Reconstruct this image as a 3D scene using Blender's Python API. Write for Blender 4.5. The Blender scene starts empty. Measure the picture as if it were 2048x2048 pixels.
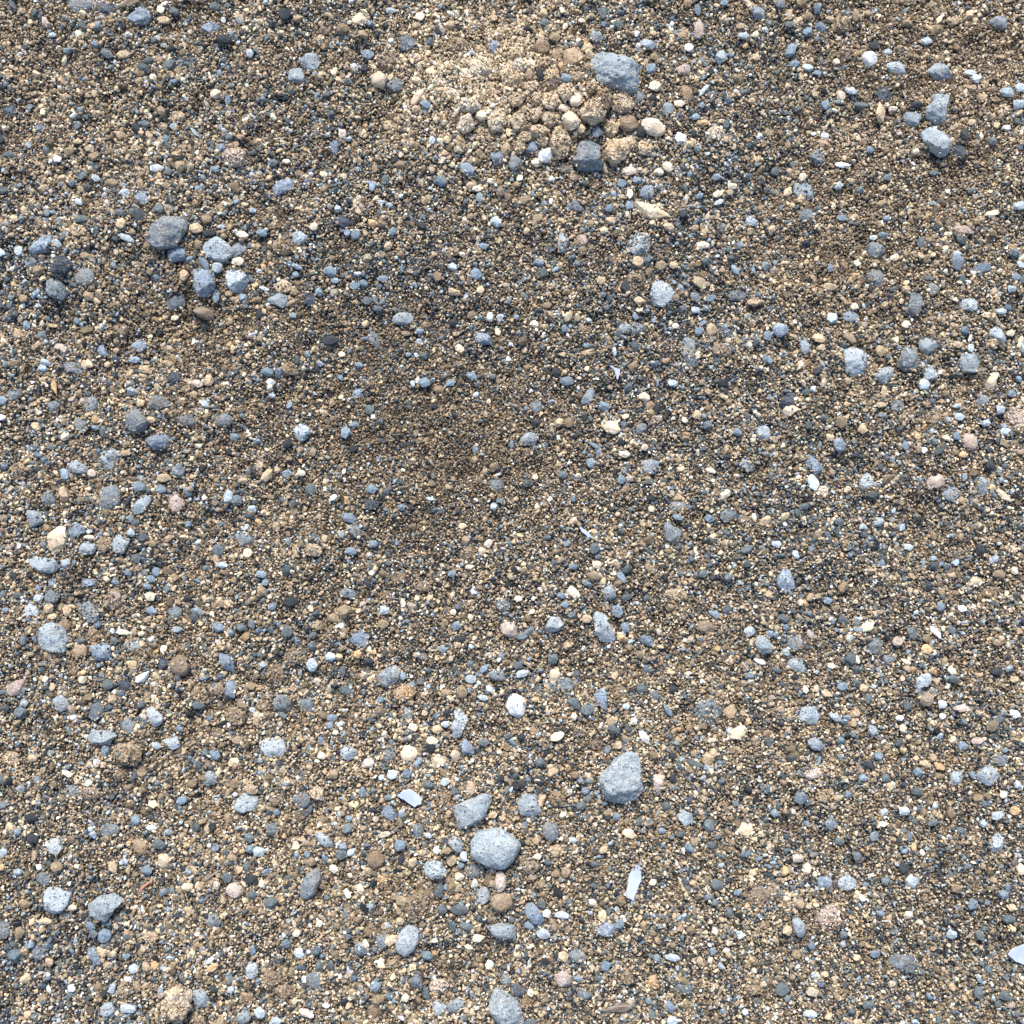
import bpy, math, random
import numpy as np
from mathutils import noise as mnoise, Vector, Matrix

scene = bpy.context.scene
# ------------------------------------------------------------------ camera
RES = 2048.0
TILT = math.radians(4.0)
H_CAM = 0.43
FOV = math.radians(50.0)
cam_d = bpy.data.cameras.new('camera')
cam_d.sensor_fit = 'HORIZONTAL'; cam_d.angle = FOV
cam_d.clip_start = 0.01; cam_d.clip_end = 200.0
cam = bpy.data.objects.new('camera', cam_d)
scene.collection.objects.link(cam)
cam.location = (0.0, -H_CAM*math.sin(TILT), H_CAM*math.cos(TILT))
cam.rotation_euler = (TILT, 0.0, 0.0)
scene.camera = cam
scene.render.resolution_x = 1024; scene.render.resolution_y = 1024
# ------------------------------------------------------------------ sky, sun, exposure
SUN_EL = math.radians(47.0)
SUN_AZ = math.radians(352.0)          # measured from +Y, clockwise
world = bpy.data.worlds.new('World'); scene.world = world
world.use_nodes = True
wn = world.node_tree; wn.nodes.clear()
sky = wn.nodes.new('ShaderNodeTexSky'); sky.sky_type = 'NISHITA'; sky.sun_disc = False
sky.sun_elevation = SUN_EL; sky.sun_rotation = SUN_AZ
sky.dust_density = 2.0; sky.ozone_density = 1.0
bg = wn.nodes.new('ShaderNodeBackground'); bg.inputs['Strength'].default_value = 0.095
wo = wn.nodes.new('ShaderNodeOutputWorld')
wn.links.new(sky.outputs[0], bg.inputs[0]); wn.links.new(bg.outputs[0], wo.inputs[0])
sd = bpy.data.lights.new('sun', 'SUN'); sd.energy = 2.2; sd.angle = math.radians(20.0); sd.color = (1.0, 0.95, 0.87)
sun = bpy.data.objects.new('sun', sd); scene.collection.objects.link(sun)
sdir = Vector((math.sin(SUN_AZ)*math.cos(SUN_EL), math.cos(SUN_AZ)*math.cos(SUN_EL), math.sin(SUN_EL)))
sun.rotation_euler = sdir.to_track_quat('Z', 'Y').to_euler()
sun.location = (0, 0.5, 1.0)
scene.view_settings.view_transform = 'Standard'
scene.view_settings.look = 'None'
scene.view_settings.gamma = 1.0
scene.view_settings.exposure = 1.17
scene.view_settings.use_curve_mapping = False

# ------------------------------------------------------------------ photo position -> point on the ground
TF = math.tan(FOV/2)
CT, ST = math.cos(TILT), math.sin(TILT)
def g(px, py, z=0.0):
    """point of the photograph (2048 px) -> ground x, y (numpy friendly)"""
    a = (px-RES/2)/(RES/2)*TF; b = -(py-RES/2)/(RES/2)*TF
    dx = a; dy = b*CT + ST; dz = b*ST - CT
    t = (z-cam.location.z)/dz
    return cam.location.x + t*dx, cam.location.y + t*dy
PX = (g(1034, 1024)[0]-g(1024, 1024)[0])/10.0     # metres in one photo pixel at the centre

# ------------------------------------------------------------------ terrain relief
rng = np.random.default_rng(7)
# (photo x, y, radius px, height px)
BUMPS = [(1080,205,150,34),(900,190,90,22),(1170,250,90,16),(370,480,110,22),(120,540,90,16),(1230,60,80,8),
  (420,660,120,-22),(300,690,110,-8),(880,830,150,-13),(700,790,110,-8),(470,1400,60,-22),(500,1280,90,8),(470,1120,60,8),
  (1330,880,90,-12),(1290,1160,90,10),(1700,900,120,-14),(1900,1950,180,-14),(980,1700,140,12),(870,1900,90,-10),
  (1820,250,150,14),(1850,620,140,8),(250,900,160,8),(1180,1300,140,-10),(1280,1560,110,6),(200,1800,140,10),(350,2020,100,10),
  (1720,1270,90,-10),(1790,1290,40,-14),(640,1700,140,6),(1000,1990,110,-6),(1500,1850,200,6),(1620,330,120,-6),
  (60,230,120,-8),(420,330,130,8),(1500,1500,140,8),(950,1000,160,6),(610,1150,120,8),(1250,470,80,10),(820,480,120,-8)]
_ph = rng.uniform(0, 6.28, (40, 2)); _dr = rng.uniform(0, 6.28, 40)
_wl = np.concatenate([rng.uniform(240, 520, 12), rng.uniform(90, 200, 14), rng.uniform(35, 80, 14)])
_am = np.concatenate([np.full(12, 2.2), np.full(14, 1.5), np.full(14, 1.0)])
BX = np.array([g(b[0], b[1])[0] for b in BUMPS]); BY = np.array([g(b[0], b[1])[1] for b in BUMPS])
def height(x, y):
    x = np.asarray(x, float); y = np.asarray(y, float)
    h = np.zeros_like(x)
    for k, b in enumerate(BUMPS):
        r = b[2]*PX
        h = h + b[3]*PX*np.exp(-((x-BX[k])**2+(y-BY[k])**2)/(r*r))
    for k in range(40):
        w = _wl[k]*PX
        h = h + _am[k]*PX*np.sin(6.283*(x*math.cos(_dr[k])+y*math.sin(_dr[k]))/w+_ph[k, 0])
    return h
def gh(px, py, lift=0.0):
    """the same, on the relief of the terrain (lift above it)"""
    z = lift
    for _ in range(4):
        X, Y = g(px, py, z); z = float(height(X, Y))+lift
    return X, Y
def lowf(x, y, seed, wl):
    """smooth pseudo-random field in about -1..1"""
    r = np.random.default_rng(seed); s = 0
    for k in range(9):
        d = r.uniform(0, 6.28); w = wl*PX*r.uniform(.6, 1.6)
        s = s + np.sin(6.283*(x*math.cos(d)+y*math.sin(d))/w + r.uniform(0, 6.28))
    return s/3.0

# ------------------------------------------------------------------ materials
def newmat(name):
    m = bpy.data.materials.new(name); m.use_nodes = True
    nt = m.node_tree; b = nt.nodes['Principled BSDF']
    return m, nt, b
def N(nt, t, **kw):
    n = nt.nodes.new(t)
    for k, v in kw.items():
        if k in n.inputs: n.inputs[k].default_value = v
        else: setattr(n, k, v)
    return n
def mixc(nt, a, b, fac, mode='MIX'):
    n = nt.nodes.new('ShaderNodeMix'); n.data_type = 'RGBA'; n.blend_type = mode; n.clamp_factor = True
    for s, v in ((6, a), (7, b), (0, fac)):
        if isinstance(v, (tuple, list, float, int)): n.inputs[s].default_value = v
        else: nt.links.new(v, n.inputs[s])
    return n.outputs[2]
def ramp(nt, fac, stops, interp='LINEAR'):
    n = nt.nodes.new('ShaderNodeValToRGB'); n.color_ramp.interpolation = interp
    e = n.color_ramp.elements
    while len(e) < len(stops): e.new(0.5)
    for i, (p, c) in enumerate(stops):
        e[i].position = p; e[i].color = c if len(c) == 4 else (*c, 1)
    nt.links.new(fac, n.inputs[0]); return n.outputs[0]
def mrange(nt, v, a, b, c, d):
    n = nt.nodes.new('ShaderNodeMapRange')
    nt.links.new(v, n.inputs[0])
    for i, q in enumerate((a, b, c, d)): n.inputs[i+1].default_value = q
    return n.outputs[0]
F = 1.0/PX       # texture scale: F/k gives features of about k photo pixels
MAT = {}
def stone_mat(key, name, dark, mid, light, dust=0.25, speck=1.0, rough=0.85, bump=0.9):
    m, nt, b = newmat(name)
    tc = N(nt, 'ShaderNodeTexCoord'); oi = N(nt, 'ShaderNodeObjectInfo')
    add = N(nt, 'ShaderNodeVectorMath', operation='ADD')
    mul = N(nt, 'ShaderNodeMath', operation='MULTIPLY'); mul.inputs[1].default_value = 3.7
    nt.links.new(oi.outputs['Random'], mul.inputs[0])
    nt.links.new(tc.outputs['Object'], add.inputs[0]); nt.links.new(mul.outputs[0], add.inputs[1])
    P = add.outputs[0]
    def nz(k, detail=3.0, rough=0.6):
        n = N(nt, 'ShaderNodeTexNoise'); n.inputs['Scale'].default_value = F/k
        n.inputs['Detail'].default_value = detail; n.inputs['Roughness'].default_value = rough
        nt.links.new(P, n.inputs['Vector']); return n.outputs['Fac']
    fine = nz(4.2, 2.5, 0.8); med = nz(16.0, 3.0, 0.65); big = nz(60.0, 2.0, 0.5)
    c = ramp(nt, fine, [(0.38, dark), (0.5, mid), (0.62, light)])
    c2 = ramp(nt, med, [(0.35, dark), (0.5, mid), (0.66, light)])
    c = mixc(nt, c, c2, 0.45)
    # some stones are plain, some strongly mottled
    plain = mrange(nt, oi.outputs['Random'], 0, 1, .65, .05)
    c = mixc(nt, c, mid, plain)
    # dark pits
    pv = N(nt, 'ShaderNodeTexVoronoi'); pv.inputs['Scale'].default_value = F/7.0; nt.links.new(P, pv.inputs['Vector'])
    pit = mrange(nt, pv.outputs['Distance'], 0.14, 0.3, 0.75*speck, 0.0)
    pm = N(nt, 'ShaderNodeMath', operation='MULTIPLY'); nt.links.new(pit, pm.inputs[0])
    nt.links.new(mrange(nt, med, 0.44, 0.56, 0.0, 1.0), pm.inputs[1])
    c = mixc(nt, c, tuple(v*0.35 for v in dark[:3])+(1,), pm.outputs[0])
    # sandy dust in patches
    df = mrange(nt, nz(34.0, 5.0, 0.75), 0.5, 0.68, 0.0, dust)
    c = mixc(nt, c, (0.34, 0.26, 0.17, 1), df)
    hs = N(nt, 'ShaderNodeHueSaturation'); nt.links.new(c, hs.inputs['Color'])
    r2 = N(nt, 'ShaderNodeMath', operation='MULTIPLY'); r2.inputs[1].default_value = 7.31; nt.links.new(oi.outputs['Random'], r2.inputs[0])
    r3 = N(nt, 'ShaderNodeMath', operation='FRACT'); nt.links.new(r2.outputs[0], r3.inputs[0])
    nt.links.new(mrange(nt, r3.outputs[0], 0, 1, 0.78, 1.15), hs.inputs['Value'])
    nt.links.new(mrange(nt, big, 0.3, 0.7, 0.75, 1.2), hs.inputs['Saturation'])
    nt.links.new(hs.outputs[0], b.inputs['Base Color'])
    b.inputs['Roughness'].default_value = rough
    b.inputs['Specular IOR Level'].default_value = 0.35
    bp = N(nt, 'ShaderNodeBump'); bp.inputs['Strength'].default_value = bump; bp.inputs['Distance'].default_value = 3.4*PX
    s = N(nt, 'ShaderNodeMath', operation='SUBTRACT'); nt.links.new(fine, s.inputs[0]); nt.links.new(pm.outputs[0], s.inputs[1])
    s2 = N(nt, 'ShaderNodeMath', operation='ADD'); nt.links.new(s.outputs[0], s2.inputs[0]); nt.links.new(med, s2.inputs[1])
    nt.links.new(s2.outputs[0], bp.inputs['Height']); nt.links.new(bp.outputs[0], b.inputs['Normal'])
    MAT[key] = m
def c3(r, g_, b_): return (r, g_, b_, 1)
stone_mat('b', 'slate_blue_rock', c3(.075,.092,.12), c3(.235,.295,.37), c3(.50,.58,.66))
stone_mat('l', 'pale_rock',       c3(.17,.195,.21), c3(.36,.42,.46), c3(.58,.65,.69))
stone_mat('g', 'grey_rock',       c3(.055,.065,.072), c3(.19,.225,.25), c3(.45,.50,.53), dust=.5)
stone_mat('d', 'dark_slate_rock', c3(.02,.025,.032), c3(.065,.08,.105), c3(.20,.24,.30), dust=.25)
stone_mat('t', 'tan_rock',        c3(.26,.185,.12), c3(.46,.345,.235), c3(.64,.52,.38), dust=.1, speck=.6)
stone_mat('p', 'cream_rock',      c3(.42,.32,.21), c3(.66,.54,.39), c3(.80,.70,.55), dust=.15, speck=.45, bump=.35)
stone_mat('n', 'brown_rock',      c3(.15,.105,.068), c3(.31,.23,.155), c3(.48,.38,.27), dust=.35, speck=.7)
stone_mat('o', 'orange_rock',     c3(.30,.17,.08), c3(.52,.33,.16), c3(.66,.48,.28), dust=.2, speck=.5)
stone_mat('w', 'white_rock',      c3(.48,.50,.52), c3(.74,.77,.80), c3(.85,.87,.89), dust=.12, speck=.4, bump=.35)
stone_mat('k', 'pinkish_rock',    c3(.32,.24,.20), c3(.52,.42,.36), c3(.68,.60,.55), dust=.2, speck=.6)

for k_, nm_, a_, b_, c_ in (('t', 'tan_clod', (.24,.175,.115), (.54,.43,.30), (.72,.61,.46)), ('p', 'pale_clod', (.30,.23,.155), (.62,.52,.39), (.78,.69,.56)),
                          ('n', 'brown_clod', (.10,.07,.045), (.32,.24,.165), (.50,.40,.29)), ('o', 'orange_clod', (.2,.12,.07), (.45,.31,.19), (.62,.48,.33)),
                          ('k', 'pinkish_clod', (.2,.15,.12), (.47,.37,.29), (.64,.54,.45))):
    stone_mat(k_+'c', nm_, c3(*a_), c3(*b_), c3(*c_), dust=.0, speck=1.3, rough=.95, bump=1.0)
# grains: colour comes with each grain
def grain_mat(name, kind):
    m, nt, b = newmat(name)
    at = N(nt, 'ShaderNodeAttribute'); at.attribute_type = kind; at.attribute_name = 'gcol'
    tc = N(nt, 'ShaderNodeTexCoord')
    n = N(nt, 'ShaderNodeTexNoise'); n.inputs['Detail'].default_value = 2.0
    geo = N(nt, 'ShaderNodeNewGeometry')
    n.inputs['Scale'].default_value = F/3.5; nt.links.new(geo.outputs['Position'], n.inputs['Vector'])
    hs = N(nt, 'ShaderNodeHueSaturation'); nt.links.new(at.outputs['Color'], hs.inputs['Color'])
    nt.links.new(mrange(nt, n.outputs['Fac'], .32, .68, .62, 1.35), hs.inputs['Value'])
    nt.links.new(hs.outputs[0], b.inputs['Base Color'])
    b.inputs['Roughness'].default_value = 0.85; b.inputs['Specular IOR Level'].default_value = 0.35
    bp = N(nt, 'ShaderNodeBump'); bp.inputs['Strength'].default_value = .5; bp.inputs['Distance'].default_value = 1.2*PX
    nt.links.new(n.outputs['Fac'], bp.inputs['Height']); nt.links.new(bp.outputs[0], b.inputs['Normal'])
    return m
M_GRAIN = grain_mat('sand_grain', 'INSTANCER')

# soil under and beyond the grains
def soil_mat():
    m, nt, b = newmat('sandy_soil')
    geo = N(nt, 'ShaderNodeNewGeometry'); P = geo.outputs['Position']
    v = N(nt, 'ShaderNodeTexVoronoi'); v.inputs['Scale'].default_value = F/5.5; nt.links.new(P, v.inputs['Vector'])
    v2 = N(nt, 'ShaderNodeTexVoronoi'); v2.inputs['Scale'].default_value = F/15.0; nt.links.new(P, v2.inputs['Vector'])
    sp = N(nt, 'ShaderNodeSeparateColor'); nt.links.new(v.outputs['Color'], sp.inputs[0])
    sp2 = N(nt, 'ShaderNodeSeparateColor'); nt.links.new(v2.outputs['Color'], sp2.inputs[0])
    st = [(0.0, (.02,.02,.02)), (0.2, (.06,.063,.066)), (0.34, (.075,.057,.038)), (0.66, (.16,.122,.08)), (0.86, (.30,.235,.16)), (0.95, (.45,.38,.28))]
    c = ramp(nt, sp.outputs[0], st, 'CONSTANT'); c2 = ramp(nt, sp2.outputs[0], st, 'CONSTANT')
    near = mrange(nt, v2.outputs['Distance'], .3, .42, 1.0, 0.0)
    pick = N(nt, 'ShaderNodeMath', operation='MULTIPLY'); nt.links.new(near, pick.inputs[0])
    nt.links.new(mrange(nt, sp2.outputs[1], .7, .72, 0, 1), pick.inputs[1])
    c = mixc(nt, c, c2, pick.outputs[0])
    nt.links.new(c, b.inputs['Base Color']); b.inputs['Roughness'].default_value = .95
    b.inputs['Specular IOR Level'].default_value = .2
    bp = N(nt, 'ShaderNodeBump'); bp.inputs['Strength'].default_value = 1.0; bp.inputs['Distance'].default_value = 3.5*PX; bp.invert = True
    nt.links.new(v.outputs['Distance'], bp.inputs['Height']); nt.links.new(bp.outputs[0], b.inputs['Normal'])
    return m

# ------------------------------------------------------------------ ground sheet
def ground():
    core = 0.42
    fine = np.linspace(-core, core, 421)
    far = np.array([.46, .52, .62, .8, 1.1, 1.6, 2.5, 4, 7, 12, 20])
    ax = np.concatenate([-far[::-1], fine, far]); n = len(ax)
    X, Y = np.meshgrid(ax, ax)
    Z = height(X, Y)*np.exp(-np.maximum(0, np.hypot(X, Y)-.6)*3) - 2.5*PX
    co = np.stack([X, Y, Z], -1).reshape(-1, 3)
    idx = np.arange(n*n).reshape(n, n)
    f = np.stack([idx[:-1, :-1], idx[:-1, 1:], idx[1:, 1:], idx[1:, :-1]], -1).reshape(-1, 4)
    me = bpy.data.meshes.new('ground'); me.from_pydata(co.tolist(), [], f.tolist())
    me.polygons.foreach_set('use_smooth', np.ones(len(f), bool))
    me.materials.append(soil_mat())
    o = bpy.data.objects.new('ground', me); scene.collection.objects.link(o)
    o['kind'] = 'structure'; o['label'] = 'sandy gravel ground'
ground()

# ------------------------------------------------------------------ stones
ICO = {}
def ico(n):
    if n not in ICO:
        import bmesh
        bm = bmesh.new(); bmesh.ops.create_icosphere(bm, subdivisions=n, radius=1.0)
        v = np.array([p.co[:] for p in bm.verts]); f = [[q.index for q in p.verts] for p in bm.faces]
        bm.free(); ICO[n] = (v, f)
    return ICO[n]
def radial(poly, k):
    """poly (n,2) star-shaped round 0 -> radius for 256 directions, smoothed over k samples"""
    T = np.linspace(-math.pi, math.pi, 256, endpoint=False); R = np.zeros(256)
    A = poly; B = np.roll(poly, -1, 0)
    for i, t in enumerate(T):
        d = (math.cos(t), math.sin(t))
        e = B-A; den = d[0]*e[:, 1]-d[1]*e[:, 0]; den = np.where(abs(den) < 1e-9, 1e-9, den)
        s = (A[:, 0]*e[:, 1]-A[:, 1]*e[:, 0])/den
        u = (A[:, 0]*d[1]-A[:, 1]*d[0])/den
        ok = (s > 0) & (u >= -1e-6) & (u <= 1+1e-6)
        R[i] = s[ok].max() if ok.any() else 0
    R = np.where(R == 0, R[R > 0].mean() if (R > 0).any() else 1, R)
    ker = np.hanning(2*k+3)[1:-1]; ker /= ker.sum()
    return np.convolve(np.concatenate([R[-k:], R, R[:k]]), ker, 'valid')
def outline(L, W, ang, shape, r):
    """an uneven outline for a stone given only by its axes"""
    n = {'r': 9, 'a': r.integers(4, 8), 'c': 8}[shape]
    jit = {'r': .08, 'a': .15, 'c': .17}[shape]
    t = (np.arange(n)+r.uniform(-.28, .28, n))*2*math.pi/n + r.uniform(0, 6)
    s = 1.0+r.uniform(-jit, jit, n); s *= (1.12 if shape == 'a' else 1.03)
    x = np.cos(t)*s*L/2; y = np.sin(t)*s*W/2
    a = math.radians(ang)
    return np.stack([x*math.cos(a)-y*math.sin(a), x*math.sin(a)+y*math.cos(a)], 1)
def rock_mesh(name, poly, shape, seed, proud, flat=0.62):
    """poly: outline in metres round the origin (y up)"""
    r = np.random.default_rng(seed)
    R = radial(poly, {'r': 10, 'a': 3, 'c': 6}[shape])*1.08
    Rm = R.mean(); size = Rm/PX
    v, f = ico(6 if size > 40 else (5 if size > 18 else (4 if size > 9 else 3)))
    th = np.arctan2(v[:, 1], v[:, 0]); rho = np.hypot(v[:, 0], v[:, 1])
    e = {'r': .82, 'a': .58, 'c': .62}[shape]
    rr = np.interp(th, np.linspace(-math.pi, math.pi, 257), np.append(R, R[0]))
    rad = rho**e
    w = math.sqrt(max(1e-9, R.min()*R.max()))
    Hh = min(Rm, w*1.05)*flat*r.uniform(.85, 1.15)
    z = np.sign(v[:, 2])*abs(v[:, 2])**(.8 if shape != 'r' else .95)
    p = np.stack([np.cos(th)*rr*rad/Rm, np.sin(th)*rr*rad/Rm, z], 1)   # unit-ish
    ncut = {'r': 3, 'a': 12, 'c': 11}[shape]
    for _ in range(ncut):
        t = r.uniform(0, 6.283); el = r.uniform(.25, 1.35) if shape != 'r' else r.uniform(.6, 1.4)
        nn = np.array([math.cos(t)*math.cos(el), math.sin(t)*math.cos(el), math.sin(el)])
        d = r.uniform(.52, .86) if shape == 'a' else (r.uniform(.8, .95) if shape == 'r' else r.uniform(.58, .9))
        q = p@nn - d; q = np.maximum(q, 0)
        p = p - q[:, None]*nn*np.array([.55, .55, 1.0])
    # roughness
    off = Vector((seed*1.37 % 91, seed*2.11 % 83, seed*.73 % 77))
    a1 = {'r': .05, 'a': .085, 'c': .2}[shape]; fr = {'r': 1.6, 'a': 2.2, 'c': 2.6}[shape]*max(.6, min(1.6, size/28))
    nrm = v
    dd = np.empty(len(v))
    fb = 5 if size > 20 else 4
    for i in range(len(v)):
        q = Vector(p[i])*fr+off
        dd[i] = mnoise.fractal(q, .85, 2.1, fb)
        if shape == 'c': dd[i] += .5*(0.5-mnoise.voronoi(q*1.5)[0][0])
    p = p + nrm*(dd*a1)[:, None]
    p = p*np.array([Rm, Rm, Hh])
    me = bpy.data.meshes.new(name); me.from_pydata(p.tolist(), [], f)
    me.polygons.foreach_set('use_smooth', np.ones(len(f), bool))
    return me, Rm, Hh, R
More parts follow.
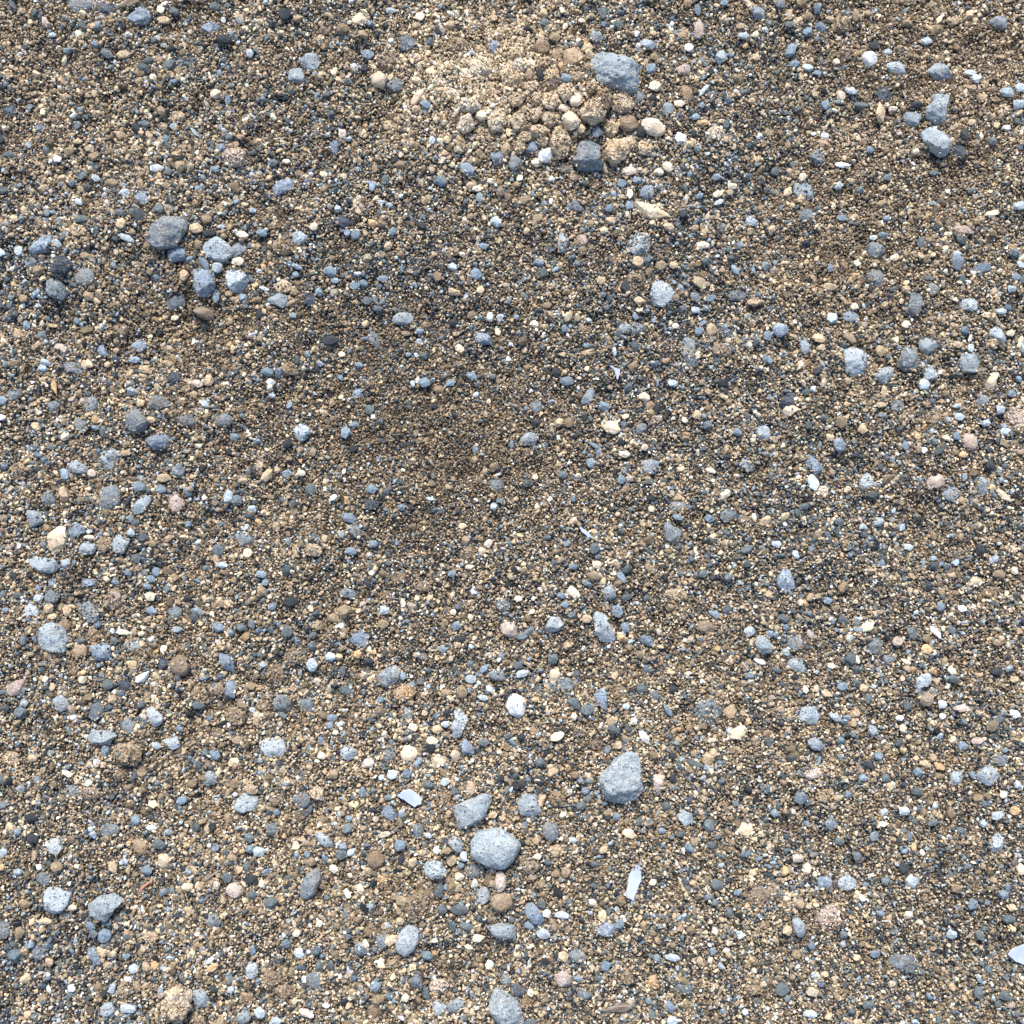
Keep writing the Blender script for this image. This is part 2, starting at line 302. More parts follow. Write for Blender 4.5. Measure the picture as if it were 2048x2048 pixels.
DATA = """
@00
800 68 165 130 10 da
1055 118 165 165 10 ba
1575 212 180 95 0 ba
620 40 200 120 0 gru
1620 62 90 80 0 ga
1318 92 100 70 30 ga
1690 160 70 45 80 la
1240 158 120 60 5 ta
812 412 130 75 25 ga
940 415 120 60 -5 tc
1285 500 100 85 -30 ga
1125 465 95 70 0 ga
1190 1275 125 70 -5 la
1275 1300 65 75 0 ga
1340 885 115 90 0 tc
1770 1190 155 150 0 kc
1630 1285 130 65 15 ba
1635 715 80 75 0 pa
950 1460 100 80 20 la
1075 1500 120 100 0 ba
1265 1750 285 190 -25 gaP
320 1845 275 110 -22 baP
1640 1885 210 155 15 laP
1335 1910 190 125 0 baP
1820 1775 150 65 20 pa
1480 1730 100 85 0 tr
955 1800 130 55 25 la
150 1900 90 70 40 la
730 1350 85 60 20 la
1800 1880 125 120 0 ga
440 1205 70 50 0 wr
520 385 85 50 -25 ba
1050 1310 110 90 0 nc
850 1385 100 75 0 nc
600 1750 170 80 25 tc
1915 700 140 130 0 nc
400 270 60 40 0 lr
1890 410 70 80 0 la
1560 1660 80 80 0 na
1095 940 95 60 0 ga
1035 970 70 80 0 dr
1475 1005 100 25 50 la
590 1075 90 50 0 tr
20 1450 110 60 0 ga
20 1060 60 70 0 da
1685 305 120 80 10 da
1205 1580 110 80 30 ga
1005 1605 70 70 0 ga
910 1605 100 60 0 ga
70 840 110 90 0 da
620 1660 120 70 -15 ga
1165 590 70 80 0 pr
1580 1765 120 50 -5 da
1675 1715 80 40 0 la
1690 1790 60 60 0 na
1500 1850 60 80 0 na
920 1690 90 100 0 tr
@10
225 115 100 95 0 da
780 140 105 95 0 pa
1015 90 95 60 0 la
1240 135 90 85 0 pa
410 460 190 125 70 laP
300 575 160 130 60 laP
845 415 135 85 -15 ba
825 525 85 80 0 da
930 605 115 110 0 prP
1055 645 110 95 0 ga
1220 735 150 60 -55 prP
1285 795 110 75 20 ba
985 465 140 150 0 nc
720 430 110 100 0 nc
1500 345 190 130 0 nc
1135 325 120 100 0 ga
1795 345 140 80 -65 ba
590 1105 150 60 80 ba
230 1225 85 50 20 pa
205 1410 260 90 -22 baP
1395 1370 100 95 0 ba
1590 1270 130 90 35 ba
1815 1185 110 115 0 ba
1585 935 140 130 0 pcP
1815 920 165 130 -80 pcP
1675 1430 90 55 0 pa
1775 1370 75 60 0 pr
880 1685 75 60 0 or
805 1700 60 50 0 ta
325 1790 130 110 0 la
50 1765 110 80 15 ba
1005 1550 80 45 10 la
950 1530 60 40 0 la
755 1775 80 75 0 ba
1030 1755 75 80 0 ba
1815 1675 90 85 0 la
880 1410 85 50 90 br
660 1670 140 80 0 da
1000 1860 90 80 -60 ta
1720 1860 90 60 0 ba
1330 1065 60 75 0 la
440 1715 75 75 0 pr
215 1860 190 120 0 nc
590 430 110 120 0 nc
485 305 110 80 0 tc
250 985 80 30 35 la
655 1010 70 90 0 ka
1000 945 110 70 0 tc
1630 405 70 40 0 la
130 1240 110 80 0 ga
800 20 120 80 0 nc
1620 1640 75 60 0 na
1700 500 150 150 0 pcP
1560 560 120 95 0 pcu
1600 790 190 90 0 pcP
1700 875 90 80 0 pcP
1400 620 120 80 0 pcu
1480 700 110 80 0 pcu
1900 570 160 100 90 tcP
@20
P 690,350 770,350 850,410 930,480 960,550 955,680 930,700 860,690 760,660 640,650 600,600 590,520 610,450 650,380 laP
P 560,1010 620,1050 660,1120 655,1210 690,1270 600,1290 500,1280 465,1210 480,1110 500,1040 gaP
P 380,370 470,355 540,410 540,480 480,510 400,500 375,430 taP
225 360 120 105 0 nrP
325 290 110 85 0 nrP
570 370 105 85 0 trP
245 470 110 90 0 tcP
145 485 65 70 0 pa
330 430 90 100 0 nrP
310 590 175 115 90 tcP
215 580 140 70 75 daP
410 595 100 70 20 ba
475 580 110 90 0 nc
415 700 130 130 0 tcP
480 750 90 110 0 prP
600 840 200 190 0 tcP
820 775 190 170 0 tcP
690 740 120 150 0 ncP
875 930 145 130 0 nrP
1065 960 185 120 25 prP
975 1000 90 100 0 daP
445 905 145 130 -80 paP
640 1000 100 70 -70 baP
745 970 130 140 0 tcP
780 1140 190 180 0 tcP
890 1090 150 120 90 tcP
1010 1110 110 110 0 tc
250 1165 145 110 -10 waP
150 1105 110 90 0 ba
100 1160 110 70 0 da
30 1235 170 130 0 ga
360 1080 200 150 90 tcP
55 1110 100 110 0 tcP
230 1060 95 80 0 tcP
90 1030 100 80 0 tcP
45 915 150 120 90 tcP
35 750 120 110 0 tcP
295 760 130 140 0 tcP
190 740 90 90 0 tcP
180 860 120 80 -80 tcP
290 900 140 120 0 tcP
200 990 160 90 0 tcP
140 650 105 75 0 tcP
130 570 80 90 0 nc
390 820 80 60 0 pcP
80 830 90 80 0 tcP
350 990 90 80 0 tcP
600 660 90 110 0 ncP
520 980 90 80 0 tcP
30 600 110 120 0 tcP
60 500 120 110 0 pcP
30 400 110 110 0 tcP
1020 335 130 70 15 lrP
640 275 120 90 0 ga
690 110 120 70 90 ga
815 100 90 60 0 ga
250 180 100 90 0 ga
400 205 70 45 -50 pr
1300 525 130 90 0 ka
1335 365 75 65 0 wa
1045 525 90 90 0 ba
1070 435 85 75 0 na
1080 655 95 75 0 pr
1320 700 120 110 30 na
1440 690 130 45 -45 la
1170 815 110 90 80 la
1260 790 110 65 0 pa
965 735 130 80 -70 ga
1060 750 90 70 0 da
1535 1010 150 150 0 pcu
1400 85 110 60 80 ba
1285 270 120 90 90 na
1410 220 150 70 90 kr
1325 30 80 80 0 nr
1600 30 85 65 0 ba
1850 90 170 80 35 laP
1750 275 120 65 0 la
1835 270 70 65 0 pr
1575 425 110 100 0 la
1640 420 50 50 0 ba
1760 355 60 55 0 or
1170 1265 90 75 45 pa
880 1300 110 80 0 kr
830 1390 75 70 0 ba
940 1365 80 60 0 ba
1020 1450 125 110 90 baP
890 1470 100 65 90 pa
P 915,1515 1010,1530 1110,1570 1220,1640 1200,1665 1080,1665 960,1600 paP
1185 1715 110 80 20 tr
735 1580 90 85 0 ba
885 1560 70 70 0 ba
475 1555 130 80 0 ga
P 850,1730 960,1705 1050,1740 1075,1850 1050,1970 960,1980 880,1900 850,1800 lau
385 1830 170 100 90 lau
1415 1485 85 60 -30 br
1555 1465 115 60 -30 pa
1560 1530 100 50 -20 la
1800 1680 125 90 0 la
1430 1855 105 60 0 pa
1810 765 75 65 0 tr
1745 700 60 50 0 ga
1660 1410 90 60 0 pa
570 510 70 70 0 na
1380 890 70 60 0 br
1430 800 60 60 0 br
1440 935 120 60 0 or
1840 440 70 80 0 ta
370 500 60 40 90 or
625 1390 100 90 0 nc
1290 1620 80 80 0 da
1110 1300 80 60 0 pr
400 1260 110 90 0 tc
190 1230 90 70 0 pcP
@30
395 210 90 95 0 ba
290 245 90 85 0 ba
560 185 150 120 0 nc
770 445 130 105 0 waP
795 350 100 85 0 da
P 900,450 950,450 1030,510 1075,570 1020,590 940,560 890,500 laP
P 1180,470 1230,445 1320,470 1360,550 1430,625 1370,655 1290,610 1220,560 laP
P 1240,710 1370,730 1360,800 1340,920 1280,940 1200,880 1205,800 1250,770 laP
1090 900 150 130 0 laP
P 1160,990 1240,950 1310,990 1380,1100 1380,1180 1320,1190 1240,1120 1190,1060 laP
1185 320 90 65 0 la
895 400 70 50 0 lr
1745 165 135 95 0 la
170 390 110 80 -60 ba
195 495 100 80 0 ba
300 515 90 55 20 la
375 555 70 40 0 ba
1520 555 110 60 0 la
1570 600 80 70 0 lr
875 710 120 120 0 da
615 690 100 60 20 la
720 800 160 45 5 ga
1115 795 120 65 -10 da
1795 705 110 75 20 la
1885 790 110 85 0 la
1895 670 80 70 0 la
1690 1075 80 90 0 ga
1450 1140 120 100 80 da
1480 1020 100 70 90 da
375 1190 160 140 90 gau
P 190,1385 290,1385 370,1400 385,1470 330,1540 260,1530 200,1450 lau
285 1625 120 110 0 ga
560 1250 110 40 10 wa
525 1410 95 80 0 la
690 1440 80 75 0 gr
895 1345 80 65 0 ga
560 1650 95 55 0 ba
890 1650 70 60 0 ba
1470 1735 165 60 8 kaP
820 1890 155 115 0 ga
790 1800 75 50 0 la
870 1775 90 45 0 ba
1150 1840 110 70 90 ga
1890 1560 110 70 0 la
1535 1440 100 50 -15 ga
50 1300 90 90 0 ga
765 1135 65 60 0 ba
600 400 110 130 0 nc
660 130 90 60 90 nr
430 800 80 80 -45 ba
525 775 60 50 0 ba
865 1425 80 60 0 ta
1240 1310 90 50 0 ga
935 825 90 50 0 ka
1340 405 60 50 0 pr
510 475 55 55 0 pr
260 1340 60 60 0 pa
1420 1920 80 60 0 la
160 120 100 60 90 ta
1530 930 70 60 0 ta
90 40 80 80 0 gr
1110 1150 70 60 0 pa
300 130 100 70 0 nc
@01
240 55 120 90 0 ga
460 70 150 150 0 daP
640 160 140 130 0 gr
P 330,200 380,150 450,190 500,250 470,330 400,310 340,270 gaP
275 285 90 50 -55 ba
675 310 115 85 30 na
1540 50 150 60 60 baP
1645 90 80 80 0 la
P 1460,110 1540,95 1610,130 1620,220 1590,310 1510,300 1450,240 1460,170 baP
P 1700,95 1790,90 1850,140 1880,210 1830,270 1770,280 1710,210 laP
1635 310 140 60 95 ba
1835 315 70 65 0 ba
1325 350 130 130 0 ga
1540 430 160 90 20 nrP
1800 45 120 75 0 pa
1395 150 90 70 90 ta
1325 470 90 55 0 pa
205 530 90 70 90 br
325 605 100 80 90 ga
1050 680 110 100 0 baP
775 715 110 110 0 ba
350 805 95 50 20 la
465 700 110 70 20 ka
1020 790 110 70 0 ba
1095 860 90 70 20 ta
880 720 60 55 0 ta
50 820 60 60 0 ba
415 990 110 45 80 or
110 1040 110 90 0 ga
30 1090 80 80 0 ba
1195 1110 180 140 -10 gaP
P 1000,1125 1060,1170 1110,1260 1090,1310 1000,1330 950,1280 960,1190 gaP
600 1280 130 110 80 ga
P 1030,1370 1070,1350 1150,1355 1240,1345 1320,1410 1270,1440 1200,1475 1120,1440 baP
P 850,1390 920,1400 910,1500 850,1640 800,1640 750,1550 790,1460 lau
P 530,1545 590,1550 665,1600 640,1640 560,1640 510,1600 laP
1495 965 110 65 25 ka
1550 1120 80 55 45 la
1690 1240 130 100 0 gr
1415 1240 140 90 0 gru
690 1120 120 120 0 gru
1145 1240 85 65 20 ta
1070 1110 70 70 0 ta
725 1300 70 50 20 br
790 1330 90 60 80 gr
1350 1615 120 100 80 ga
1050 1745 95 85 0 ba
1215 1765 85 70 0 ba
350 1840 140 120 20 ga
1070 1880 160 90 -40 laP
835 1830 200 150 -70 gru
1330 1865 130 110 90 ka
700 1640 75 60 0 ka
1245 1675 110 60 0 ta
140 1610 100 100 0 nc
40 1590 70 80 0 br
1775 1370 80 70 0 ba
10 1220 60 90 90 wa
560 850 160 90 20 gru
1310 930 110 110 0 da
405 1130 120 100 60 ga
905 560 120 120 0 nc
815 825 60 60 0 ta
570 1420 120 70 10 nc
300 110 80 70 0 nr
1550 540 80 110 0 dr
@11
P 60,310 130,285 240,300 245,340 200,395 150,370 90,350 laP
65 250 100 35 20 la
30 120 60 50 0 la
205 235 130 100 0 tcP
290 275 80 60 0 nr
310 85 110 50 25 ba
300 145 50 50 0 ba
565 120 105 90 0 ba
475 280 90 75 70 ba
410 330 110 100 0 da
600 190 80 50 0 ba
960 175 100 60 0 ba
750 230 80 60 0 ba
810 210 80 60 0 ba
845 340 80 70 0 gr
900 340 60 50 90 gr
955 345 50 50 0 ga
925 400 100 60 0 ga
1110 475 155 95 0 lrP
1660 140 95 80 20 ba
1485 85 75 65 0 lr
1500 275 120 60 10 tc
1695 265 80 80 0 ta
1630 450 90 80 0 nc
1765 460 75 50 90 wr
1825 575 80 50 70 pr
1715 620 125 95 25 baP
905 640 150 90 65 ga
565 640 130 70 0 da
825 625 60 40 0 ba
1235 650 60 45 30 lr
1235 570 70 45 0 br
825 515 70 55 -60 ta
90 875 100 70 0 brP
250 845 140 130 0 nc
390 750 80 60 90 br
1490 510 90 80 0 da
650 745 60 40 0 pa
780 825 70 50 0 ba
1270 960 90 85 0 brP
1220 940 70 35 -75 pr
1185 965 60 40 80 lr
1470 960 90 60 -15 ba
1625 910 120 70 30 ba
765 1035 125 85 -15 ba
860 1165 100 80 80 ga
885 1215 40 40 0 wr
1375 1010 80 60 0 nr
345 1335 130 110 0 laP
240 1420 100 90 0 da
680 1335 100 75 90 ba
745 1275 100 60 0 ba
1350 1135 80 60 0 da
125 1055 60 45 0 la
1820 1725 110 90 0 ga
1655 1460 70 50 90 ba
880 1760 90 80 0 br
865 1875 170 80 10 da
1100 1900 80 70 0 ba
1800 1890 60 60 0 la
345 1640 75 50 10 pa
240 1645 80 60 0 ba
1320 1835 70 30 15 lr
160 1620 60 60 0 tr
1660 1050 60 55 0 la
1780 910 90 60 0 ga
1130 590 70 40 0 na
420 1760 100 80 0 gru
30 440 60 80 0 dr
@21
P 1080,170 1130,155 1180,200 1225,290 1190,340 1150,385 1080,370 1045,290 1060,230 laP
930 165 130 130 0 nc
955 45 90 90 0 ta
1215 75 70 60 0 tr
1125 75 80 70 0 nr
1020 30 90 90 0 ga
1035 120 80 60 90 na
855 245 100 70 90 da
205 50 85 65 0 ba
670 190 75 60 -30 ta
1380 300 110 90 0 ga
1500 320 85 55 -15 ba
1680 110 110 60 60 ba
1695 300 150 80 0 gru
960 340 80 60 20 tr
P 780,500 860,510 960,500 1035,540 1000,590 880,590 800,575 lau
930 460 75 55 80 ba
960 410 60 40 0 pa
395 550 60 55 0 ba
170 515 70 60 0 pr
P 1290,625 1400,630 1400,720 1430,850 1390,900 1320,850 1280,720 gau
1590 715 150 100 10 nc
1500 560 90 90 0 ta
1400 755 65 50 -80 pa
565 675 75 60 0 ba
770 725 90 45 90 lr
1210 960 90 65 20 laP
330 880 90 80 90 da
410 950 110 80 0 ba
P 600,990 625,1020 600,1100 520,1130 505,1110 560,1030 laP
695 1135 100 70 20 ba
1000 1065 90 75 0 pa
190 1130 100 100 0 ga
190 1265 100 85 0 da
355 1255 75 65 -70 ta
430 1260 90 80 90 nr
P 20,1420 60,1360 130,1330 190,1345 190,1420 100,1430 laP
P 670,1255 790,1245 815,1320 770,1345 720,1330 690,1300 paP
845 1500 110 70 10 pa
625 1435 110 35 30 ba
1000 1445 70 60 0 kr
1040 1590 140 110 0 lru
825 1690 80 80 0 ba
980 1300 110 100 -50 ga
P 1690,1500 1740,1500 1800,1570 1855,1620 1820,1650 1770,1620 1700,1560 lau
1605 1800 110 70 -35 pr
1495 1620 80 40 20 pr
1925 605 100 80 -80 brP
1910 780 80 60 90 ba
1900 1335 130 110 80 la
1700 1330 70 60 0 br
1590 960 90 60 0 da
390 1650 100 80 0 gru
1395 1200 90 80 0 ta
1040 1130 90 80 0 na
265 375 90 60 0 na
1385 410 80 50 0 lr
1300 1240 60 50 90 pr
1100 1150 90 60 90 da
465 1830 70 40 90 ba
1250 1890 140 80 0 gru
1235 530 70 60 0 pr
1410 570 80 60 -35 ba
1830 350 120 60 0 tc
@31
1425 45 120 100 90 brP
820 160 160 130 80 ga
P 1080,260 1150,250 1180,310 1150,440 1080,480 1020,460 1060,390 1070,320 ga
1245 240 110 90 90 ga
1210 170 90 50 0 ga
945 250 90 40 -20 ga
950 20 90 70 0 pa
465 235 110 55 10 ta
465 95 80 55 90 br
1515 360 175 110 0 la
P 1570,430 1640,410 1720,460 1770,500 1755,535 1700,490 1640,460 tcP
1750 420 85 50 0 la
P 1665,560 1720,535 1780,560 1805,640 1770,660 1700,610 1660,600 laP
1480 560 90 90 0 br
1825 585 75 60 0 pr
1690 665 200 50 30 tc
P 1145,640 1200,615 1260,620 1270,690 1200,740 1150,700 laP
P 980,790 1050,680 1120,690 1140,760 1130,850 1040,870 980,830 gaP
P 580,710 650,690 720,710 760,790 740,860 660,910 600,880 580,800 laP
P 800,910 860,850 930,830 950,900 900,970 830,950 laP
1230 890 120 110 0 la
1170 970 90 80 0 lru
630 450 130 85 -15 la
475 470 95 95 0 la
90 560 110 100 30 brP
275 680 140 90 75 la
615 620 120 60 40 na
395 695 75 60 0 ta
375 625 100 70 20 tr
1235 490 100 80 0 nc
1040 520 85 70 0 pr
1520 810 210 130 10 la
1525 700 80 60 90 la
1520 620 80 35 -75 wa
1425 670 90 60 10 tr
P 1740,860 1740,900 1700,1000 1650,1035 1620,1000 1670,920 1700,870 paP
1620 1080 110 90 0 la
1745 1160 85 80 0 la
1830 1040 80 70 0 ba
1870 1230 190 170 90 kcu
1440 1215 90 70 0 la
1420 1135 80 50 0 la
1640 1265 90 70 0 la
1785 1325 80 60 0 la
970 1130 110 110 0 gru
145 1090 190 80 -45 daP
170 1165 140 75 -40 paP
1245 1210 130 90 10 nc
855 1205 75 35 0 ba
710 1310 90 80 90 tr
540 1425 110 90 70 br
350 1575 180 130 35 baP
745 1715 140 110 80 lru
1275 1700 150 110 0 ka
1380 1790 110 110 0 lru
1520 1400 130 100 60 kr
1620 1740 140 80 90 gr
1470 1500 90 60 0 or
1120 1360 90 60 80 or
1675 1580 90 70 0 da
1770 1805 135 45 40 pr
400 1780 100 80 10 pc
230 1670 60 40 -10 pa
465 1370 80 70 60 ta
365 870 80 70 0 da
845 1125 90 50 0 tc
1420 1360 70 60 80 br
1035 1435 80 60 90 ba
270 1890 120 70 -20 ga
280 1025 80 70 0 ga
300 1280 60 60 0 ga
1835 250 80 60 0 lr
1900 70 90 60 60 lr
10 790 80 50 90 ba
@02
270 50 150 130 0 laP
P 420,75 480,110 500,190 480,280 430,325 390,290 360,200 390,130 paP
575 145 150 120 0 ba
650 270 130 95 -15 laP
680 190 75 40 0 pa
785 245 130 110 0 nc
910 240 130 120 70 laP
P 225,360 320,345 400,365 450,430 420,465 330,460 250,420 laP
1035 350 95 85 0 gr
995 155 65 65 0 la
1030 85 90 60 -20 ga
980 450 85 75 0 ba
1185 450 85 70 90 ba
1145 505 95 60 35 ba
1120 560 85 60 20 ba
670 535 180 85 10 ba
880 525 80 60 20 ba
1140 635 95 90 -20 pa
300 650 70 65 0 la
385 640 110 100 0 ga
240 735 150 90 30 la
P 700,650 740,740 740,830 640,830 555,800 580,740 640,690 gau
P 290,900 380,845 450,870 500,960 490,1050 380,1050 290,1020 280,950 laP
P 680,1010 760,990 825,1010 830,1100 790,1145 720,1120 690,1070 baP
600 1050 110 95 -10 tr
740 850 80 75 20 ba
700 930 120 90 10 nc
1000 1010 130 80 -10 gru
870 970 75 70 0 gr
1365 1160 150 150 0 nrP
1230 1150 110 90 80 da
P 1650,1040 1720,1060 1770,1150 1760,1200 1700,1190 1660,1120 baP
1740 1340 160 90 -70 ba
1145 745 110 65 0 ba
1500 750 110 60 10 ba
1475 790 90 80 70 ga
1320 760 120 100 0 ga
1340 885 85 45 0 la
1660 870 100 70 35 ba
1745 910 70 60 80 br
1080 1245 110 60 -35 laP
945 1310 110 95 0 da
1240 1030 70 60 -30 pa
930 905 110 50 10 pa
1070 920 65 50 0 pa
460 1440 130 120 0 lru
190 1440 80 60 0 la
165 1510 90 90 0 ga
730 1500 130 110 -70 ga
P 1100,1475 1150,1470 1225,1550 1220,1590 1180,1640 1140,1590 1110,1530 laP
965 1610 130 110 -35 ga
P 640,1680 700,1655 860,1650 890,1670 840,1720 820,1770 720,1750 650,1720 laP
1295 1745 115 95 15 laP
1185 1760 95 60 15 la
965 1830 210 170 10 ncP
85 1860 130 110 -10 tc
850 660 150 140 10 nc
1630 1825 90 75 30 ba
1790 1540 160 130 0 nc
1830 1450 90 60 60 na
1875 310 70 70 0 pr
1650 290 100 90 0 gru
1680 400 100 50 0 la
820 1300 90 90 0 ga
855 1415 90 80 0 ta
1075 1445 60 60 0 gr
180 970 80 60 90 gr
800 1800 100 60 90 ba
1820 870 70 60 0 ga
1905 850 80 60 80 ga
30 620 60 70 0 gr
255 1855 80 60 0 tr
1425 90 60 60 0 ba
1840 200 150 110 20 ga
110 480 80 60 20 da
480 860 110 100 0 nr
400 790 90 60 0 tr
50 1360 110 50 0 gr
1500 1455 100 60 0 ga
1420 650 70 60 0 da
400 1320 80 50 90 ta
@12
700 45 110 80 20 ba
740 130 140 110 70 gau
720 300 110 80 20 ba
885 240 90 70 0 ba
855 330 65 70 0 ka
40 470 75 60 20 ba
75 530 65 65 0 br
845 540 100 60 75 da
125 715 80 75 0 ba
270 675 110 70 0 da
700 610 130 80 0 ga
675 745 100 95 0 nr
590 800 95 80 0 na
645 855 55 55 0 wa
975 740 85 75 0 la
965 845 85 65 0 na
430 930 65 60 0 gr
425 1015 90 90 0 ga
425 1150 100 90 80 la
P 730,910 800,885 850,930 840,1010 780,1010 690,980 ba
P 1050,1160 1080,1200 1070,1270 1000,1330 940,1310 920,1240 970,1190 gaP
560 1090 90 70 -20 la
770 1075 80 80 0 or
850 1130 110 70 0 da
655 1205 100 60 90 ga
1755 235 95 75 -60 ka
1480 465 80 60 0 br
1490 755 60 55 0 pr
1615 415 70 40 0 pa
1265 560 130 80 0 nc
1075 500 110 80 0 nc
P 1830,850 1900,835 1960,850 1990,900 1950,960 1890,935 1850,900 kaP
1410 1035 80 65 0 ba
1550 960 85 60 0 da
1515 860 70 60 0 ba
1625 1260 85 65 15 la
1725 1180 80 50 -35 ba
1620 1145 60 60 0 gr
1820 1235 130 80 10 gru
1715 1400 80 40 20 la
1300 1195 65 55 0 ga
1175 1305 75 70 0 ba
1110 1235 70 55 80 br
1130 1360 160 110 -10 oc
940 1415 65 60 0 ba
1440 1370 100 70 0 nc
1555 1355 90 90 0 na
680 1345 90 90 0 gr
195 1440 130 125 0 gr
385 1450 130 120 -60 ga
200 1530 80 50 20 ga
50 1460 110 70 0 nc
580 1550 100 60 0 ba
560 1610 60 50 0 br
P 1465,1490 1540,1480 1595,1570 1560,1640 1540,1700 1470,1710 1475,1620 1510,1560 la
1430 1600 75 55 15 la
P 1570,1710 1640,1770 1665,1840 1570,1840 1545,1780 baP
1330 1725 100 60 0 pa
1370 1640 100 90 0 ta
1720 1735 100 75 0 gr
1155 1825 125 115 -20 prP
1375 1885 120 90 -10 pa
1225 1890 120 60 -45 ba
1010 1830 110 90 -60 gru
P 25,1750 70,1710 230,1710 250,1780 190,1840 80,1855 30,1800 la
P 630,1780 690,1760 770,1810 740,1860 680,1870 630,1820 laP
500 1725 70 55 80 ba
500 1835 75 60 20 pa
850 1890 90 80 -30 kr
1140 1520 110 90 70 gru
290 1090 180 130 0 nc
150 1220 150 120 10 nc
430 280 150 90 10 tc
880 1640 50 50 0 br
1865 700 110 90 0 gru
240 900 90 90 0 gr
1590 310 160 100 10 nc
@22
P 0,1350 50,1345 90,1390 110,1440 100,1520 40,1560 -20,1540 -45,1470 -30,1390 waP
P 300,780 350,780 385,850 360,890 270,920 250,870 laP
P 600,720 660,700 700,780 740,860 780,960 770,990 680,980 630,920 630,840 600,790 laP
735 610 120 110 0 laP
795 735 110 90 50 ba
855 870 90 70 50 ba
865 640 110 55 0 ga
1025 965 150 100 15 baP
830 950 95 70 10 or
815 920 65 40 0 pa
1205 170 170 160 90 gaP
1185 105 90 45 25 brP
1245 40 80 50 20 br
1490 50 80 60 20 br
1625 30 130 85 10 ga
625 275 80 80 0 ga
650 335 70 60 0 ga
465 415 90 60 10 br
640 400 80 70 0 pa
620 480 95 60 10 nr
575 540 90 55 10 ba
765 465 60 45 20 pa
825 490 110 60 60 ba
375 630 90 65 10 br
400 700 80 70 10 br
465 610 130 75 40 pa
560 805 80 65 0 ta
150 755 65 50 -10 pa
1240 620 170 100 10 tcu
1530 770 120 60 30 ba
1620 735 90 80 0 ga
1460 870 150 90 10 nr
1790 900 100 90 30 la
1890 1000 140 120 20 laP
1870 1130 120 50 25 wa
1440 465 85 70 0 ga
1270 465 75 50 0 ga
310 1105 90 90 0 ga
540 1030 60 45 -60 la
80 1215 120 65 -20 la
320 1240 95 85 -20 paP
410 1300 130 110 0 ga
485 1225 80 75 0 ga
P 680,1315 710,1370 720,1450 720,1500 650,1450 625,1390 650,1340 baP
790 1350 160 130 0 nc
860 1465 75 55 0 lr
1175 1500 130 55 60 ba
P 1420,1430 1540,1400 1620,1460 1630,1550 1560,1610 1430,1590 1380,1520 gau
P 1750,1600 1775,1660 1740,1710 1610,1705 1660,1650 paP
1640 1650 60 50 80 lr
1520 1820 90 80 90 tr
1480 1860 90 90 0 ta
175 1415 75 50 10 or
210 1890 100 90 0 ga
P 790,1880 870,1840 940,1845 975,1880 975,1935 970,2070 940,2160 830,2190 725,2188 680,2125 652,2062 700,1985 laP
470 1545 70 60 80 pr
345 1690 110 60 -20 pa
625 1750 110 90 0 nc
75 1700 90 80 0 da
1380 1900 130 50 25 ga
470 1440 110 80 30 ga
570 1490 100 80 0 ga
80 940 90 60 0 ga
930 1225 60 55 0 na
45 655 60 50 0 pa
1015 650 65 65 0 gr
1775 280 100 60 -20 gr
1215 1340 80 70 0 da
970 1330 80 80 0 ga
40 1160 70 60 0 ga
@32
135 515 150 130 90 baP
60 245 100 70 20 lr
205 320 80 60 70 la
820 75 110 80 -30 la
705 110 75 50 -20 la
530 75 110 70 0 ga
1055 265 85 60 0 lr
1450 190 80 70 90 na
1590 290 110 80 80 da
1700 360 110 70 -25 la
1565 520 130 65 -30 pa
1740 470 90 70 0 nr
1855 440 70 60 90 pr
1725 200 110 90 0 ncu
1200 550 130 80 90 da
1295 710 75 75 0 ba
1455 730 70 55 0 wr
445 665 80 70 0 br
565 815 100 70 20 ga
130 870 70 60 0 ba
685 885 75 45 0 lr
320 925 75 50 60 kr
1085 900 120 110 0 ga
1265 905 115 50 35 wa
980 975 95 80 0 krP
1190 1035 90 70 10 orP
1190 950 80 70 90 nr
800 1000 130 120 90 gru
P 105,1120 160,1095 250,1110 300,1180 270,1230 200,1200 130,1160 la
900 1110 170 70 5 ga
475 1160 75 50 10 pa
620 1110 90 80 90 ga
670 1185 70 70 45 ga
665 1290 70 70 0 gr
560 1315 80 60 0 ba
1040 1130 95 50 30 pa
1090 1185 55 50 0 or
P 1090,1290 1150,1240 1215,1215 1240,1260 1210,1310 1120,1330 laP
1190 1410 110 110 0 nr
1310 1450 75 70 0 wa
1310 1540 60 45 -20 wa
1455 1480 120 60 0 kru
1380 1195 90 60 35 pr
1395 1255 100 70 30 ga
715 1325 75 60 0 ta
755 1410 80 55 80 ga
795 1315 60 45 0 la
P 250,1470 370,1450 390,1550 350,1600 290,1620 220,1550 laP
505 1550 130 70 35 laP
360 1755 115 85 30 brP
545 1720 70 60 0 ba
595 1680 50 50 0 da
785 1650 110 90 80 la
990 1555 75 55 0 wr
1010 1630 70 65 0 pr
1390 1720 75 75 0 pa
1580 1725 100 60 0 ka
1465 1760 90 70 0 ba
835 1840 70 60 0 br
1760 1870 120 110 0 ga
1850 1520 110 70 20 wa
1185 1900 90 60 10 ta
985 1740 80 80 0 ga
1730 985 90 50 0 nr
1725 1200 110 70 0 da
280 1340 70 50 80 pa
60 1190 110 40 10 ga
115 800 80 70 0 ga
200 990 110 110 0 gru
1850 1260 80 60 0 tr
@03
1580 75 110 100 0 laP
P 1770,250 1840,185 1932,190 1975,230 1940,300 1840,330 1780,310 laP
690 190 160 90 5 nc
915 50 110 80 10 nc
515 40 130 50 15 pr
560 170 130 100 0 gru
1375 240 90 60 -25 ba
1160 270 90 65 10 pa
1145 450 85 60 -20 wa
1030 385 80 80 0 ba
820 465 150 110 10 gru
405 595 110 110 0 la
1060 595 115 110 0 na
1240 695 110 90 80 prP
1115 765 80 75 0 br
1210 570 120 80 0 gru
